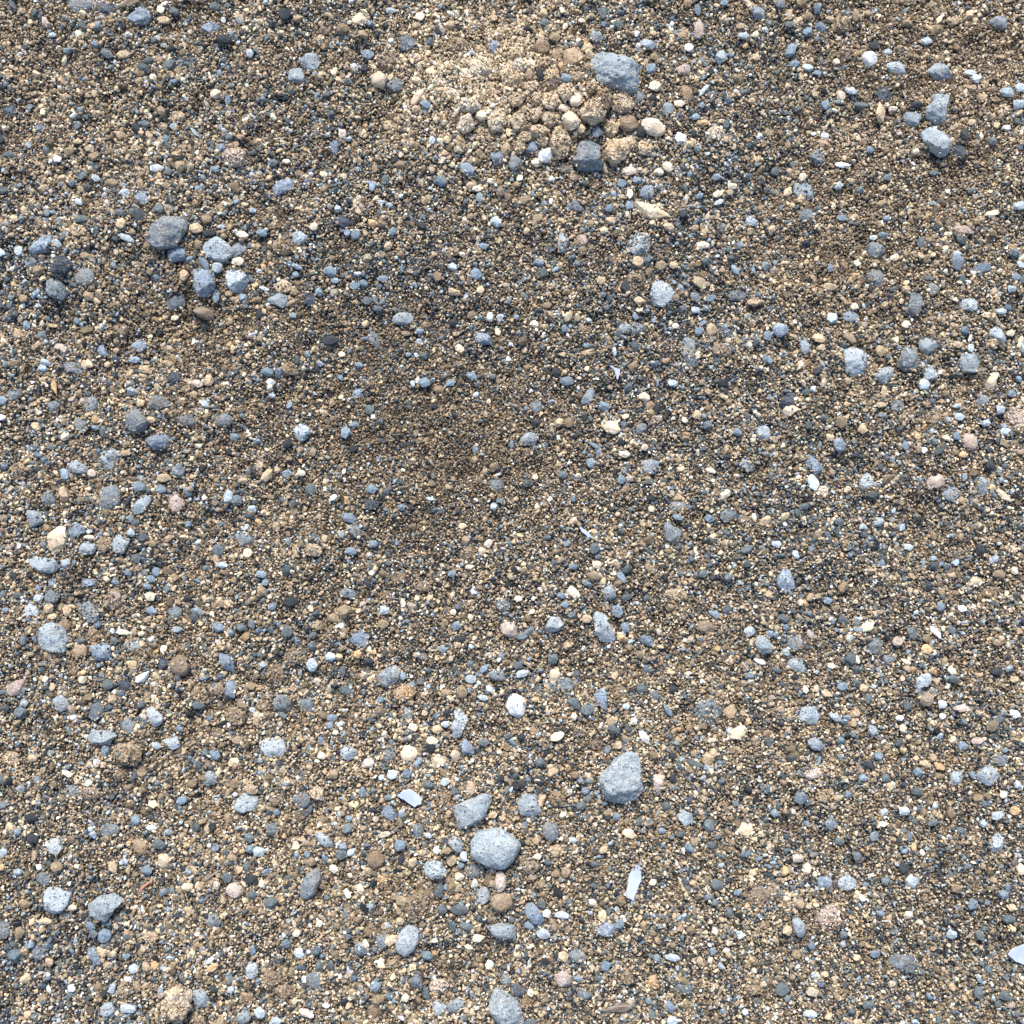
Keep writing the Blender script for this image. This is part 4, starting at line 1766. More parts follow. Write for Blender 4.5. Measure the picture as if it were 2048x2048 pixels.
830: 'pale blue tilted brick-like stone in the lower right quarter',
831: 'medium-sized brown stone, the nearest of its colour below the pale tilted brick',
840: 'greenish pale blocky stone in the lower right quarter',
842: 'smooth blue-grey oval stone below the greenish pale block',
845: 'small pale grey stone, the nearest of its colour right of the blue-grey oval stone',
852: 'medium-sized grey stone, the nearest of its colour above right of the smooth lower-right oval',
861: 'medium-sized grey stone, the nearest of its colour below left of the tiny pink pebble',
863: 'pale grey stone, the nearest of its colour above right of the white left shard pebble',
864: 'pale grey stone, the nearest of its colour below left of the pale blue boulder slab',
865: 'medium-sized brown elongated clod, the nearest of its colour below left of the lumpy light-brown clod',
866: 'small brown crumbly clod, the nearest of its colour below the lumpy light-brown clod',
868: 'medium-sized grey stone, the nearest of its colour below left of the light blue ragged slab',
871: 'angular whitish pebble among tan grains in the lower left',
873: 'medium-sized grey stone, the nearest of its colour left of the white left shard pebble',
874: 'medium-sized pale grey stone, the nearest of its colour above the whitish heart-shaped stone',
875: 'medium-sized brown stone, the nearest of its colour below left of the white left shard pebble',
876: 'rounded cream button-like pebble in the lower left',
879: 'whitish heart-shaped stone near the lower left corner',
880: 'pale hooked stone with smaller stones clustered below it',
881: 'rounded two-tone pink and brown pebble in the lower left',
887: 'violet-blue elongated nugget below the pale hooked stone',
891: 'medium-sized grey stone, the nearest of its colour below the whitish heart-shaped stone',
892: 'medium-sized grey stone, the nearest of its colour below left of the whitish heart-shaped stone',
894: 'tiny bright white square chip near the bottom left',
897: 'medium-sized brown crumbly clod, the nearest of its colour below the tiny white square',
899: 'big yellowish tan crumbly clod near the bottom edge at left',
900: 'medium-sized pale grey stone, the nearest of its colour right of the big yellowish clod',
901: 'medium-sized pale grey stone, the nearest of its colour below the violet-blue nugget',
904: 'medium-sized pale grey stone, the nearest of its colour below the two-tone pink pebble',
905: 'small tan crumbly clod, the nearest of its colour above right of the tiny white square',
906: 'small grey stone, the nearest of its colour below left of the two-tone pink pebble',
912: 'small grey stone, the nearest of its colour above left of the whitish heart-shaped stone',
921: 'small grey stone, the nearest of its colour right of the big yellowish clod',
922: 'small brown crumbly clod, the nearest of its colour below right of the big yellowish clod',
931: 'small brown crumbly clod, the nearest of its colour right of the big yellowish clod',
932: 'long pale grey log-shaped stone above the big speckled oval pebble',
933: 'big speckled pale grey oval pebble in the lower middle',
934: 'round slate-blue stone below left of the rectangular bluish flake',
935: 'medium-sized pale grey elongated stone, the nearest of its colour above the grey bean-shaped stone',
936: 'smooth grey bean-shaped stone standing upright in the lower middle left',
938: 'medium-sized grey stone, the nearest of its colour below right of the pale blue boulder slab',
944: 'round speckled pinkish-brown pebble in the lower middle',
945: 'humped pale blue stone left below the big speckled oval pebble',
946: 'pale grey stone, the nearest of its colour below left of the long pale log-shaped stone',
949: 'small grey stone, the nearest of its colour below right of the round slate stone',
951: 'small brown crumbly clod, the nearest of its colour left of the long pale log-shaped stone',
954: 'medium-sized grey stone, the nearest of its colour below left of the big speckled oval pebble',
955: 'medium-sized pale grey stone, the nearest of its colour left of the plump brown pebble',
956: 'plump orange-brown pebble under a pointed pinkish one',
957: 'medium-sized pinkish elongated stone, the nearest of its colour above the plump brown pebble',
960: 'medium-sized orange-tan crumbly clod, the nearest of its colour below the speckled pinkish-brown ball',
961: 'big upright brown clod above a pale grey rounded stone',
962: 'pale grey rounded block below the big brown clod',
963: 'long level pale grey stone below the plump brown pebble',
967: 'yellowish-white cube-like pebble near the bottom middle',
969: 'tiny bright orange crumb near the bottom middle',
974: 'small grey stone, the nearest of its colour above the yellowish-white cube',
977: 'medium-sized brown crumbly clod, the nearest of its colour below right of the two-tone pink pebble',
978: 'medium-sized brown crumbly clod, the nearest of its colour left of the yellowish-white cube',
980: 'medium-sized brown stone, the second nearest of its colour below the yellowish-white cube',
982: 'medium-sized grey stone, the nearest of its colour below left of the bright orange crumb',
984: 'pale faceted stone beside a slanted oval one near the bottom edge',
985: 'medium-sized pale grey stone, the nearest of its colour left of the facet-edged bottom stone',
986: 'large smooth pale wedge stone cut by the bottom edge',
987: 'medium-sized grey stone, the nearest of its colour above the bottom-edge wedge stone',
988: 'small dark slate stone, the nearest of its colour above right of the bottom-edge wedge stone',
991: 'small grey stone, the nearest of its colour above left of the grey bean-shaped stone',
994: 'medium-sized grey stone, the nearest of its colour below left of the pale rounded block',
995: 'medium-sized grey stone, the nearest of its colour above left of the yellowish-white cube',
996: 'tan crumbly clod, the nearest of its colour below left of the pale blue egg stone',
998: 'small brown crumbly clod, the nearest of its colour below the pale blue boulder slab',
1013: 'medium-sized pinkish elongated clod, the nearest of its colour above left of the facet-edged bottom stone',
1019: 'pale knobbly stone right of the speckled oval, with tan grains beside it',
1020: 'medium-sized grey stone, the nearest of its colour below right of the pale knobbly stone',
1023: 'medium-sized pale grey stone, the nearest of its colour right of the cream almond pebble',
1024: 'medium-sized pinkish elongated stone, the nearest of its colour right of the large shield-shaped stone',
1025: 'cream almond-shaped pebble above the white pointed flake',
1026: 'medium-sized cream stone, the nearest of its colour below left of the blue-grey oval stone',
1028: 'long blue-grey wedge slanting down right in the lower middle',
1033: 'medium-sized blue-grey stone, the nearest of its colour above right of the lilac-grey lump',
1038: 'medium-sized tan crumbly clod, the nearest of its colour below right of the pale knobbly stone',
1039: 'medium-sized brown crumbly clod, the nearest of its colour right of the pale knobbly stone',
1043: 'flat lilac-grey lump near the bottom edge right of the wedge stone',
1045: 'medium-sized grey stone, the nearest of its colour below right of the lilac-grey lump',
1047: 'medium-sized orange-tan crumbly clod, the nearest of its colour right of the lilac-grey lump',
1048: 'medium-sized grey stone, the nearest of its colour right of the lilac-grey lump',
1051: 'medium-sized brown crumbly clod, the nearest of its colour right of the lilac-grey lump',
1063: 'medium-sized brown crumbly clod, the nearest of its colour left of the pale tan corner clod',
1069: 'medium-sized brown crumbly clod, the nearest of its colour above right of the bottom-edge wedge stone',
1073: 'medium-sized grey stone, the nearest of its colour above right of the lilac-grey lump',
1075: 'brown crumbly clod, the nearest of its colour below right of the big speckled oval pebble',
1079: 'brown elongated clod, the nearest of its colour below left of the smooth pale thumb pebble',
1080: 'small blue-grey stone, the nearest of its colour above right of the bottom-edge wedge stone',
1082: 'smooth pale grey oval pebble at the right edge of the lower quarter',
1084: 'small pale grey stone, the nearest of its colour left of the smooth lower-right oval',
1091: 'medium-sized grey stone, the nearest of its colour above the pale winged stone',
1092: 'upright pale blue stone near the right edge, above the pale flake',
1093: 'small blue-grey stone, the nearest of its colour left of the pale winged stone',
1094: 'pale winged-looking stone in the lower right corner region',
1095: 'small grey stone, the nearest of its colour above right of the pale winged stone',
1096: 'medium-sized pale grey elongated stone, the nearest of its colour right of the pale winged stone',
1098: 'smooth pale thumb-shaped pebble left of a big pale tan clod',
1100: 'big pale tan clod in the lower right quarter',
1106: 'long grey half-buried stone in the lower right corner region',
1131: 'medium-sized pinkish stone, the nearest of its colour below the blue-grey oval stone',
1132: 'medium-sized orange-tan crumbly clod, the nearest of its colour below the blue-grey oval stone',
1133: 'brown crumbly clod, the nearest of its colour above left of the smooth pale thumb pebble',
}
GROUPS = {'stone': 'loose grey stones and pebbles on the sandy ground', 'clod': 'crumbly soil clods on the sandy ground'}
def parse():
    out = []; ox = oy = 0; sc = 3.773
    for ln in DATA.strip().splitlines():
        ln = ln.strip()
        if not ln: continue
        if ln[0] == '@':
            ox = int(ln[1])*512; oy = int(ln[2])*512; sc = 2.1328 if ln[1:] in ('23', '33') else 3.7734; continue
        tk = ln.split(); code = tk[-1]
        if tk[0] == 'P':
            P = np.array([[float(q) for q in t.split(',')] for t in tk[1:-1]])
            P = P/sc + np.array([ox, oy]); c = P.mean(0)
            # area centroid
            x, y = P[:, 0], P[:, 1]; x2, y2 = np.roll(x, -1), np.roll(y, -1); cr = x*y2-x2*y; A = cr.sum()/2
            c = np.array([((x+x2)*cr).sum(), ((y+y2)*cr).sum()])/(6*A)
            out.append((c[0], c[1], P-c, abs(A), code))
        else:
            x, y, L, W, a = map(float, tk[:5])
            out.append((ox+x/sc, oy+y/sc, (L/sc, W/sc, a), L*W/sc/sc*.785, code))
    return out
ITEMS = parse()
DISCS = []      # x, y, mean radius, half height, centre z, shape radius fn (for sprinkling sand)
small = []      # stones too small to be single things: they go into the gravel
for i, (cx, cy, shp, area, code) in enumerate(ITEMS):
    col, sh, fl = code[0], code[1], code[2:]
    r = np.random.default_rng(1000+i)
    X, Y = gh(cx, cy)
    if i not in LABELS:
        L, W, a = shp if isinstance(shp, tuple) else (2*math.sqrt(area/3.14),)*2+(0,)
        small.append((X, Y, L, W, a, col)); continue
    poly = shp if not isinstance(shp, tuple) else outline(shp[0], shp[1], shp[2], sh, r)
    poly = poly*np.array([1, -1])*PX
    if 'u' in fl: prd, flat = -.25, .55
    elif 'P' in fl: prd, flat = (.3 if sh != 'c' else .45), .72
    else: prd, flat = -.02, .62
    kind = 'clod' if sh == 'c' else 'stone'
    nm = {'clod': 'soil_clod', 'stone': ('pebble' if sh == 'r' else 'stone')}[kind]
    me, Rm, Hh, Rt = rock_mesh(nm, poly, sh, 1000+i, prd, flat)
    me.materials.append(MAT[col+'c'] if kind == 'clod' else MAT[col])
    X, Y = gh(cx, cy, prd*Hh+PX)
    o = bpy.data.objects.new(nm, me); scene.collection.objects.link(o)
    z = float(height(X, Y)) + prd*Hh + PX*1.0
    o.location = (X, Y, z)
    o['label'] = LABELS[i]; o['category'] = kind if kind != 'clod' else 'soil clod'; o['group'] = GROUPS[kind]
    DISCS.append((X, Y, Rt, Hh, z, 'u' in fl, sh, col))

# ------------------------------------------------------------------ thin flakes and dry plant bits
FLAKES = []
def flat_piece(name, pts, thick, mat, lift, tilt, label, cat, bend=0.0, seed=1, group=None):
    """a thin shard with its own thickness, given by its outline on the ground"""
    import bmesh
    P = np.array([gh(x, y, lift*PX) for x, y in pts]); c = P.mean(0); P = P-c
    FLAKES.append((c, .62*np.hypot(P[:, 0], P[:, 1]).max()))
    P = P if np.cross(P[1]-P[0], P[2]-P[1]) > 0 else P[::-1]
    # refine the edge so it can be uneven
    Q = []
    r = np.random.default_rng(seed)
    for a, b in zip(P, np.roll(P, -1, 0)):
        for k in range(4):
            q = a+(b-a)*k/4; Q.append(q + (0 if k == 0 else r.normal(0, .45*PX, 2)))
    bm = bmesh.new()
    def zz(q): return bend*((q[0]**2+q[1]**2)/(30*PX)**2)*PX*4
    top = [bm.verts.new((q[0], q[1], thick/2+zz(q))) for q in Q]; bot = [bm.verts.new((q[0], q[1], -thick/2+zz(q))) for q in Q]
    ct = bm.verts.new((0, 0, thick/2)); cb = bm.verts.new((0, 0, -thick/2)); n = len(Q)
    for k in range(n):
        j = (k+1) % n
        bm.faces.new((top[k], top[j], ct)); bm.faces.new((bot[j], bot[k], cb)); bm.faces.new((bot[k], bot[j], top[j], top[k]))
    bmesh.ops.bevel(bm, geom=[e for e in bm.edges if (e.verts[0] in top and e.verts[1] in top)], offset=thick*.3, segments=1, affect='EDGES')
    me = bpy.data.meshes.new(name); bm.to_mesh(me); bm.free(); me.materials.append(mat)
    o = bpy.data.objects.new(name, me); scene.collection.objects.link(o)
    o.location = (c[0], c[1], float(height(c[0], c[1]))+lift*PX); o.rotation_euler = tilt
    o['label'] = label; o['category'] = cat
    if group: o['group'] = group
    return o
def shard_mat():
    m, nt, b = newmat('bluish_white_flake')
    geo = N(nt, 'ShaderNodeNewGeometry')
    n = N(nt, 'ShaderNodeTexNoise'); n.inputs['Scale'].default_value = F/25; n.inputs['Detail'].default_value = 3
    nt.links.new(geo.outputs['Position'], n.inputs['Vector'])
    nt.links.new(ramp(nt, n.outputs['Fac'], [(.3, (.40,.46,.62)), (.7, (.52,.58,.74))]), b.inputs['Base Color'])
    b.inputs['Roughness'].default_value = .5
    bp = N(nt, 'ShaderNodeBump'); bp.inputs['Strength'].default_value = .25; bp.inputs['Distance'].default_value = PX
    n2 = N(nt, 'ShaderNodeTexNoise'); n2.inputs['Scale'].default_value = F/8; nt.links.new(geo.outputs['Position'], n2.inputs['Vector'])
    nt.links.new(n2.outputs['Fac'], bp.inputs['Height']); nt.links.new(bp.outputs[0], b.inputs['Normal'])
    return m
M_SH = shard_mat()
def t37(ox, oy, pts): return [(ox+x/3.7734, oy+y/3.7734) for x, y in pts]
def t21(ox, oy, pts): return [(ox+x/2.1328, oy+y/2.1328) for x, y in pts]
GF = 'thin bluish-white flakes scattered on the gravel'
flat_piece('flake', t37(512, 1536, [(1065,207),(1110,175),(1155,155),(1205,185),(1255,232),(1248,272),(1198,298),(1130,250)]), 3.0*PX, M_SH, 9, (.08,-.05,0),
    'rectangular smooth bluish-white flake with a rounded right end in the lower middle', 'flake', seed=3, group=GF)
flat_piece('flake', t21(1024, 1536, [(548,402),(556,410),(555,445),(552,480),(538,515),(530,540),(520,570),(500,558),(488,545),(492,500),(497,465),(517,430)]), 3.4*PX, M_SH, 10, (-.05,.12,0),
    'tall pointed bluish-white flake with a creased face, lower right of centre', 'flake', seed=4, group=GF)
flat_piece('flake', t21(1536, 1536, [(1010,785),(1030,762),(1092,750),(1140,758),(1130,815),(1092,842),(1040,815)]), 3.0*PX, M_SH, 10, (.05,.05,0),
    'pointed bluish-white flake cut off by the right edge of the photo', 'flake', seed=5, group=GF)
flat_piece('flake', t37(1024, 512, [(738,828),(775,845),(815,858),(814,895),(800,935),(784,900),(770,865)]), 2.4*PX, M_SH, 9, (.1,.1,0),
    'tiny triangular lilac-blue flake above the centre, pointing downward', 'flake', seed=6, group=GF)
flat_piece('flake', t37(1024, 1024, [(508,105),(545,130),(585,160),(600,190),(575,195),(540,160),(520,140)]), 2.4*PX, M_SH, 9, (.1,-.1,0),
    'tiny pointed whitish flake slanting down right, just right of the centre', 'flake', seed=8, group=GF)
flat_piece('flake', t37(1536, 512, [(1145,795),(1175,810),(1195,838),(1165,830)]), 2.2*PX, M_SH, 12, (.1,.2,0),
    'smallest whitish flake, wedged by the grey stones below the five-sided pale stone', 'flake', seed=9, group=GF)
def wood_mat(name, a, b_):
    m, nt, b = newmat(name)
    tc = N(nt, 'ShaderNodeTexCoord'); mp = N(nt, 'ShaderNodeMapping'); mp.inputs['Scale'].default_value = (F/60, F/3.2, F/3.2)
    nt.links.new(tc.outputs['Object'], mp.inputs[0])
    n = N(nt, 'ShaderNodeTexNoise'); n.inputs['Scale'].default_value = 1; n.inputs['Detail'].default_value = 3; nt.links.new(mp.outputs[0], n.inputs['Vector'])
    nt.links.new(ramp(nt, n.outputs['Fac'], [(.38, a), (.62, b_)]), b.inputs['Base Color']); b.inputs['Roughness'].default_value = .8
    bp = N(nt, 'ShaderNodeBump'); bp.inputs['Strength'].default_value = .8; bp.inputs['Distance'].default_value = 2*PX
    nt.links.new(n.outputs['Fac'], bp.inputs['Height']); nt.links.new(bp.outputs[0], b.inputs['Normal'])
    return m
def stick(name, cx, cy, L, W, ang, mat, lift, label, cat, seed=1, curve=0.0):
    """splintered bit of wood or fibre: a tapering, slightly uneven bar along local x"""
    r = np.random.default_rng(seed); n = 26; m = 10; vs = []; fs = []
    for i in range(n+1):
        t = i/n; x = (t-.5)*L*PX
        w = W*PX/2*(.35+.65*min(1, 6*t, 5*(1-t)))*(1+.12*math.sin(9*t+seed))*(.8+.25*t)
        y0 = curve*L*PX*math.sin(t*3.1)
        for k in range(m):
            a = 2*math.pi*k/m; jj = 1+r.normal(0, .07)
            sx = r.normal(0, 2.2*PX) if i in (0, n) else 0
            vs.append((x+sx, y0+math.cos(a)*w*jj, math.sin(a)*w*.55*jj))
    for i in range(n):
        for k in range(m): fs.append((i*m+k, i*m+(k+1) % m, (i+1)*m+(k+1) % m, (i+1)*m+k))
    fs.append(tuple(range(m))[::-1]); fs.append(tuple(n*m+k for k in range(m)))
    me = bpy.data.meshes.new(name); me.from_pydata(vs, [], fs); me.materials.append(mat)
    o = bpy.data.objects.new(name, me); scene.collection.objects.link(o)
    X, Y = gh(cx, cy, lift*PX); o.location = (X, Y, float(height(X, Y))+lift*PX); o.rotation_euler = (.0, .04, math.radians(-ang))
    o['label'] = label; o['category'] = cat
    return o
W1 = wood_mat('weathered_wood', (.09,.07,.055), (.30,.25,.205))
stick('wood_splinter', 1024+445/2.1328, 1536+1026/2.1328, 62, 15, -5, W1, 5, 'weathered grey-brown wood splinter lying level near the bottom edge', 'twig', 2)
W2 = wood_mat('dry_bark', (.13,.10,.07), (.36,.29,.21))
stick('bark_chip', 970/3.7734, 22/3.7734, 40, 17, -22, W2, 6, 'fibrous brown bark chip between two blue-grey stones at the top edge', 'twig', 3)
W3 = wood_mat('reddish_fibre', (.38,.14,.08), (.55,.27,.18))
stick('plant_fibre', 1090/3.7734, 1536+900/3.7734, 34, 5, -42, W3, 6, 'thin reddish-brown plant fibre among tan grains in the lower left', 'fibre', 4, .05)
stick('plant_stalk', 1620/3.7734, 1536+810/3.7734, 50, 5, -35, W1, 5, 'thin dark dry stalk slanting up right beside the two-tone pink pebble', 'twig', 5, .06)
stick('plant_stalk', 285/3.7734, 512+1655/3.7734, 42, 4, -35, W1, 5, 'thin dark dry stalk slanting up right near the left edge', 'twig', 6, .03)

# ------------------------------------------------------------------ sand and gravel grains (uncountable): real grains instanced by geometry nodes
PALS = {'b': (.175,.225,.27), 'l': (.37,.425,.46), 'g': (.108,.13,.138), 'd': (.035,.04,.047), 't': (.445,.348,.232), 'p': (.66,.57,.43),
        'n': (.25,.192,.127), 'o': (.47,.325,.18), 'w': (.78,.79,.79), 'k': (.50,.41,.345)}
KEYS = 'ntpgdblowk'
PC = np.array([PALS[k] for k in KEYS])
# zones of the photo with their own mix: x, y, radius, (slate, brown, pale tan) pull
ZONES = [(120,200,200,-.5,.3,.2),(600,180,260,0,.2,0),(920,160,130,-2.2,-.5,2.6),(1080,220,150,-1.6,.3,.9),(1900,120,260,-1.2,.9,.2),(1750,420,220,-.5,.6,0),
  (380,640,170,-.5,1.2,-.8),(860,830,200,.1,1.0,-.9),(700,900,200,-.1,.6,-.5),(330,1220,160,-.2,.6,0),(1450,330,180,.5,-.1,0),(560,420,150,.2,.3,-.2),
  (820,580,160,.5,-.2,-.2),(1330,700,160,.6,-.3,-.2),(1600,1130,200,.5,-.1,-.3),(1950,1750,260,.3,.2,-.2),(120,1930,180,.7,-.1,-.2),(30,540,130,.8,-.2,-.2),
  (1420,1300,220,-.3,.5,.2),(700,1700,260,-.4,.5,.2),(500,1560,260,-.2,.3,.1),(1500,1900,260,.1,.1,.1),(1700,600,160,-.5,.6,0),(1100,900,160,-.1,.4,0),(1900,1400,200,0,.1,0.1)]
ZX = np.array([g(z[0], z[1]) for z in ZONES])
def pick_colours(x, y, r, coarse):
    n = len(x)
    s = .30*lowf(x, y, 11, 70)+.12*lowf(x, y, 12, 260); br = .35*lowf(x, y, 13, 120)+.25*lowf(x, y, 14, 300); pa = .3*lowf(x, y, 15, 100)
    for k, z in enumerate(ZONES):
        w = np.exp(-((x-ZX[k, 0])**2+(y-ZX[k, 1])**2)/(z[2]*PX)**2)
        s = s+z[3]*w; br = br+z[4]*w; pa = pa+z[5]*w
    base = np.array([.27, .31, .12, .13, .13, .04, .03, .02, .004, .015] if not coarse else
                    [.27, .24, .055, .19, .075, .10, .045, .015, .002, .012])
    lg = np.log(base)[None, :]+np.zeros((n, 1))
    lg[:, [3, 4, 5, 6]] += s[:, None]; lg[:, [0, 7]] += br[:, None]; lg[:, [1, 2, 9]] += pa[:, None]
    p = np.exp(lg); p /= p.sum(1, keepdims=True); cs = p.cumsum(1)
    u = r.random(n)[:, None]; idx = (u > cs).sum(1).clip(0, 9)
    c = PC[idx]*r.lognormal(-.02, .34, n)[:, None]*r.normal(1, .018, (n, 3))
    # hollows turn browner through the zone mix; one patch is made paler here
    wp = np.exp(-((x-ZX[2, 0])**2+(y-ZX[2, 1])**2)/(100*PX)**2)      # dry powdery patch
    c = c*(1+.25*wp)[:, None]
    return c.clip(.012, .78), idx
def jgrid(step, ext, r):
    k = int(2*ext/step); a = (np.arange(k)+.5)*step-ext
    X, Y = np.meshgrid(a, a); n = X.size
    return X.ravel()+r.uniform(-.48, .48, n)*step, Y.ravel()+r.uniform(-.48, .48, n)*step
EXT = 0.245
TH = np.linspace(-math.pi, math.pi, 257)
def surf(x, y, h):
    """ground height raised onto any single stone that lies there; also how deep inside a stone's outline the point is"""
    top = h.copy(); inside = np.zeros(len(x))
    for (X, Y, R, Hh, z, u, sh, col) in DISCS:
        RM = R.max()
        m = (abs(x-X) < RM*1.1) & (abs(y-Y) < RM*1.1)
        k = np.nonzero(m)[0]
        if len(k) == 0: continue
        th = np.arctan2(y[k]-Y, x[k]-X); rt = np.interp(th, TH, np.append(R, R[0]))
        q = 1-((x[k]-X)**2+(y[k]-Y)**2)/(rt*rt)
        ok = q > 0; k = k[ok]; q = q[ok]
        top[k] = np.maximum(top[k], z+Hh*np.sqrt(q)*.92); inside[k] = np.maximum(inside[k], q)
    return top, inside
SM = np.array([(s_[0], s_[1], max(s_[2], s_[3])*.5*PX, min(s_[2], s_[3])*.5*PX, -math.radians(s_[4])) for s_ in small])
def clear(x, y, d):
    """True where a random pebble of diameter d would not sit on a stone or flake read off the photo"""
    ok = np.ones(len(x), bool)
    for X, Y, a, b, t in SM:
        k = np.nonzero((abs(x-X) < a*1.6) & (abs(y-Y) < a*1.6))[0]
        if len(k) == 0: continue
        u = (x[k]-X)*math.cos(t)+(y[k]-Y)*math.sin(t); v = -(x[k]-X)*math.sin(t)+(y[k]-Y)*math.cos(t)
        ok[k] &= (u/(a+d[k]*.3))**2+(v/(b+d[k]*.3))**2 > 1
    for (X, Y, R, Hh, z, u_, sh, col) in DISCS:
        k = np.nonzero((abs(x-X) < R.max()*1.4) & (abs(y-Y) < R.max()*1.4))[0]
        if len(k) == 0: continue
        th = np.arctan2(y[k]-Y, x[k]-X); rt = np.interp(th, TH, np.append(R, R[0]))
        ok[k] &= np.hypot(x[k]-X, y[k]-Y) > rt+d[k]*(.30 if not u_ else -.2)
    for c, r_ in FLAKES: ok &= (np.hypot(x-c[0], y-c[1]) > r_+d*.3)
    return ok
P_, S_, R_, C_, V_ = [], [], [], [], []
def add(x, y, z, s3, rot, c, v): P_.append(np.stack([x, y, z], 1)); S_.append(s3); R_.append(rot); C_.append(c); V_.append(v)
def shape3(n, d, r, flatness=.75):
    return np.stack([d*r.uniform(.75, 1.5, n), d*r.uniform(.7, 1.1, n), d*r.uniform(.4, .95, n)*flatness/.75], 1)*.5
NV = 14
# coarseness of the ground varies over the photo
def coarse_field(x, y):
    c = .5*lowf(x, y, 21, 200)+.6*lowf(x, y, 22, 70)
    for (px, py, rr, a) in [(300,420,300,.7),(150,520,160,.8),(1080,220,220,1.2),(420,330,200,.5),(900,830,260,-1.2),(640,940,260,-.5),(1000,1100,300,-.4),(760,620,240,-.2),
                            (500,1700,360,.6),(900,1650,200,.6),(1950,1800,300,-.8),(250,1050,260,.6),(1700,250,300,-.2),(1300,480,180,.4),(1850,100,240,-.5),(1600,1400,200,.3),(60,1700,200,-.5),(1100,1500,300,.2)]:
        X, Y = g(px, py); c = c + a*np.exp(-((x-X)**2+(y-Y)**2)/(rr*PX)**2)
    return c
# pass 1: fine sand, two layers
for layer, step in ((0, 5.0), (1, 5.2)):
    r = np.random.default_rng(50+layer)
    x, y = jgrid(step*PX, EXT, r); n = len(x)
    h = height(x, y); top, ins = surf(x, y, h)
    keep = (ins < .2) | (r.random(n) < .0)
    cf = coarse_field(x, y)
    x, y, h = x[keep], y[keep], h[keep]; cf = cf[keep]; n = len(x)
    d = r.lognormal(math.log(4.7), .32, n)*np.exp(.10*cf.clip(-1.5, 1.5))*PX
    c, idx = pick_colours(x, y, r, False)
    z = h + (layer*2.8-2.0)*PX + r.normal(0, 1.5, n)*PX
    add(x, y, z, shape3(n, d, r), r.uniform(0, 6.28, (n, 3)), c, r.integers(0, NV, n))
# pass 2: small gravel
for step, dm, sg, zl, pr in ((9.5, 8.0, .25, .3, .50), (19.0, 13.0, .2, .5, .34), (38.0, 19.0, .15, .6, .2)):
    r = np.random.default_rng(int(step*10))
    x, y = jgrid(step*PX, EXT, r); n = len(x)
    cf = coarse_field(x, y); h = height(x, y); top, ins = surf(x, y, h)
    keep = (ins < .12) & (r.random(n) < pr*np.exp(.75*cf).clip(.1, 2.2))
    x, y, h = x[keep], y[keep], h[keep]; n = len(x)
    d = r.lognormal(math.log(dm), sg, n)*PX
    ok = clear(x, y, d); x, y, h, d = x[ok], y[ok], h[ok], d[ok]; n = len(x)
    c, idx = pick_colours(x, y, r, True)
    z = h + zl*PX + r.uniform(-.12, .22, n)*d
    rot = np.stack([r.normal(0, .5, n), r.normal(0, .5, n), r.uniform(0, 6.28, n)], 1)
    add(x, y, z, shape3(n, d, r), rot, c, r.integers(0, NV, n))
# the small stones read off the photo
if small:
    r = np.random.default_rng(5); A = np.array([(s[0], s[1], s[2], s[3], s[4]) for s in small]); n = len(A)
    c = np.array([PALS[s[5]] for s in small])*r.lognormal(0, .12, n)[:, None]*1.12
    s3 = np.stack([A[:, 2]*.5*PX, A[:, 3]*.5*PX, np.minimum(A[:, 2], A[:, 3])*.36*PX], 1)
    add(A[:, 0], A[:, 1], height(A[:, 0], A[:, 1])+2.5*PX+s3[:, 2]*.2, s3, np.stack([r.normal(0, .12, n), r.normal(0, .12, n), -np.radians(A[:, 4])], 1), c.clip(.01, .9), r.integers(0, NV, n))
# crumbs lying on the stones, thick on the buried ones and round the rims
r = np.random.default_rng(9)
for (X, Y, RT, Hh, z, u, sh, col) in DISCS:
    z_ = z < float(height(X, Y))+1.5*PX
    R = RT.mean(); area = 3.14*(R/PX)**2
    n = int(area*(.024 if u and sh != 'c' else (.0016 if sh != 'c' else .042)))+int(R/PX*(.5 if sh == 'c' else (1.1 if z_ else .5)))
    k = int(area*(.024 if u and sh != 'c' else (.0016 if sh != 'c' else .042)))
    q = np.concatenate([np.sqrt(r.random(k))*.86, r.uniform(.86, 1.0, n-k)])
    t = r.uniform(-3.14, 3.14, n); rt = np.interp(t, TH, np.append(RT, RT[0])); x = X+np.cos(t)*q*rt; y = Y+np.sin(t)*q*rt
    zz = z+Hh*np.sqrt(1-q*q)*.86
    gh = height(x, y); zz = np.maximum(zz, gh)
    d = r.lognormal(math.log(3.7), .3, n)*PX
    c, _ = pick_colours(x, y, r, False)
    if sh == 'c' or col in 'pt':
        c2 = PC[KEYS.index(col)]*r.lognormal(.2, .3, n)[:, None]
        c = np.where((r.random(n) < (.85 if col in 'tpk' else .55))[:, None], c2, c).clip(.01, .9)
    add(x, y, zz, shape3(n, d, r), r.uniform(0, 6.28, (n, 3)), c, r.integers(0, NV, n))
P_ = np.concatenate(P_); S_ = np.concatenate(S_); R_ = np.concatenate(R_); C_ = np.concatenate(C_); V_ = np.concatenate(V_)
print('grains', len(P_))
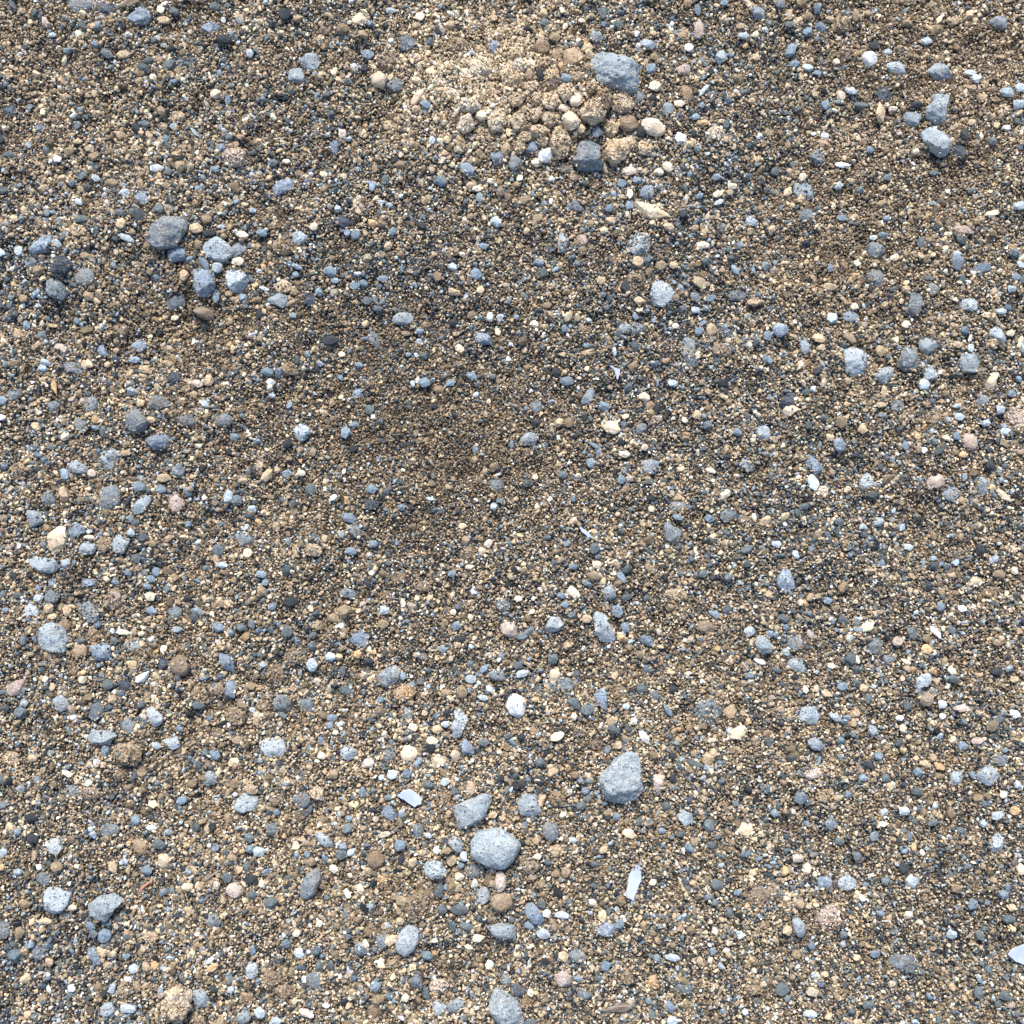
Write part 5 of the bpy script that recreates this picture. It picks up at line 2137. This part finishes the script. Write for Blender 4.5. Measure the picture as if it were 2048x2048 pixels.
def grains_object(name, sel, label):
    P, S, R, C, V = P_[sel], S_[sel], R_[sel], C_[sel], V_[sel]; n = len(P)
    me = bpy.data.meshes.new(name); me.vertices.add(n); me.vertices.foreach_set('co', P.astype(np.float32).ravel())
    def at(nm, ty, arr, key):
        a = me.attributes.new(nm, ty, 'POINT'); a.data.foreach_set(key, arr.ravel())
    at('gscale', 'FLOAT_VECTOR', S.astype(np.float32), 'vector'); at('grot', 'FLOAT_VECTOR', R.astype(np.float32), 'vector')
    at('gcol', 'FLOAT_COLOR', np.concatenate([C, np.ones((n, 1))], 1).astype(np.float32), 'color'); at('gvar', 'INT', V.astype(np.int32), 'value')
    me.update(); me.materials.append(M_GRAIN)
    o = bpy.data.objects.new(name, me); scene.collection.objects.link(o)
    o['kind'] = 'stuff'; o['label'] = label
    mod = o.modifiers.new('grains', 'NODES'); mod.node_group = grain_tree()
_GT = []
def grain_tree():
    if _GT: return _GT[0]
    ng = bpy.data.node_groups.new('grain_instances', 'GeometryNodeTree'); _GT.append(ng)
    ng.interface.new_socket('Geometry', in_out='INPUT', socket_type='NodeSocketGeometry')
    ng.interface.new_socket('Geometry', in_out='OUTPUT', socket_type='NodeSocketGeometry')
    gi = ng.nodes.new('NodeGroupInput'); go = ng.nodes.new('NodeGroupOutput')
    join = ng.nodes.new('GeometryNodeJoinGeometry')
    made = []
    for k in range(NV):
        ic = ng.nodes.new('GeometryNodeMeshIcoSphere'); ic.inputs['Radius'].default_value = 1.0
        ic.inputs['Subdivisions'].default_value = 1 if k % 2 else 2
        rv = ng.nodes.new('FunctionNodeRandomValue'); rv.data_type = 'FLOAT'
        lo, hi = ((.5, 1.25), (.68, 1.12), (.55, 1.2), (.8, 1.1))[k % 4]
        fl = [s for s in rv.inputs if s.name in ('Min', 'Max') and s.type == 'VALUE']
        fl[0].default_value = lo; fl[1].default_value = hi
        [s for s in rv.inputs if s.name == 'Seed'][0].default_value = k*17+3
        pos = ng.nodes.new('GeometryNodeInputPosition')
        vm = ng.nodes.new('ShaderNodeVectorMath'); vm.operation = 'SCALE'
        ng.links.new(pos.outputs[0], vm.inputs[0]); ng.links.new([s for s in rv.outputs if s.type == 'VALUE'][0], vm.inputs['Scale'])
        sp = ng.nodes.new('GeometryNodeSetPosition'); ng.links.new(ic.outputs[0], sp.inputs['Geometry']); ng.links.new(vm.outputs[0], sp.inputs['Position'])
        ch = ng.nodes.new('GeometryNodeConvexHull'); ng.links.new(sp.outputs[0], ch.inputs[0])
        g2 = ng.nodes.new('GeometryNodeGeometryToInstance'); ng.links.new(ch.outputs[0], g2.inputs[0])
        made.append(g2)
    for m in reversed(made): ng.links.new(m.outputs[0], join.inputs[0])
    def named(nm, ty):
        n = ng.nodes.new('GeometryNodeInputNamedAttribute'); n.data_type = ty; n.inputs['Name'].default_value = nm
        return [s for s in n.outputs if s.enabled and s.name == 'Attribute'][0]
    iop = ng.nodes.new('GeometryNodeInstanceOnPoints'); iop.inputs['Pick Instance'].default_value = True
    ng.links.new(gi.outputs[0], iop.inputs['Points']); ng.links.new(join.outputs[0], iop.inputs['Instance'])
    ng.links.new(named('gvar', 'INT'), iop.inputs['Instance Index'])
    e2r = ng.nodes.new('FunctionNodeEulerToRotation'); ng.links.new(named('grot', 'FLOAT_VECTOR'), e2r.inputs[0])
    ng.links.new(e2r.outputs[0], iop.inputs['Rotation'])
    ng.links.new(named('gscale', 'FLOAT_VECTOR'), iop.inputs['Scale'])
    sm = ng.nodes.new('GeometryNodeSetMaterial'); sm.inputs['Material'].default_value = M_GRAIN
    ng.links.new(iop.outputs[0], sm.inputs['Geometry']); ng.links.new(sm.outputs[0], go.inputs[0])
    return ng
big = S_[:, 0] > 3.9*PX
grains_object('sand', ~big, 'fine tan, brown and slate sand grains covering the ground')
grains_object('gravel', big, 'small mixed tan and blue-grey gravel bits in the sand')
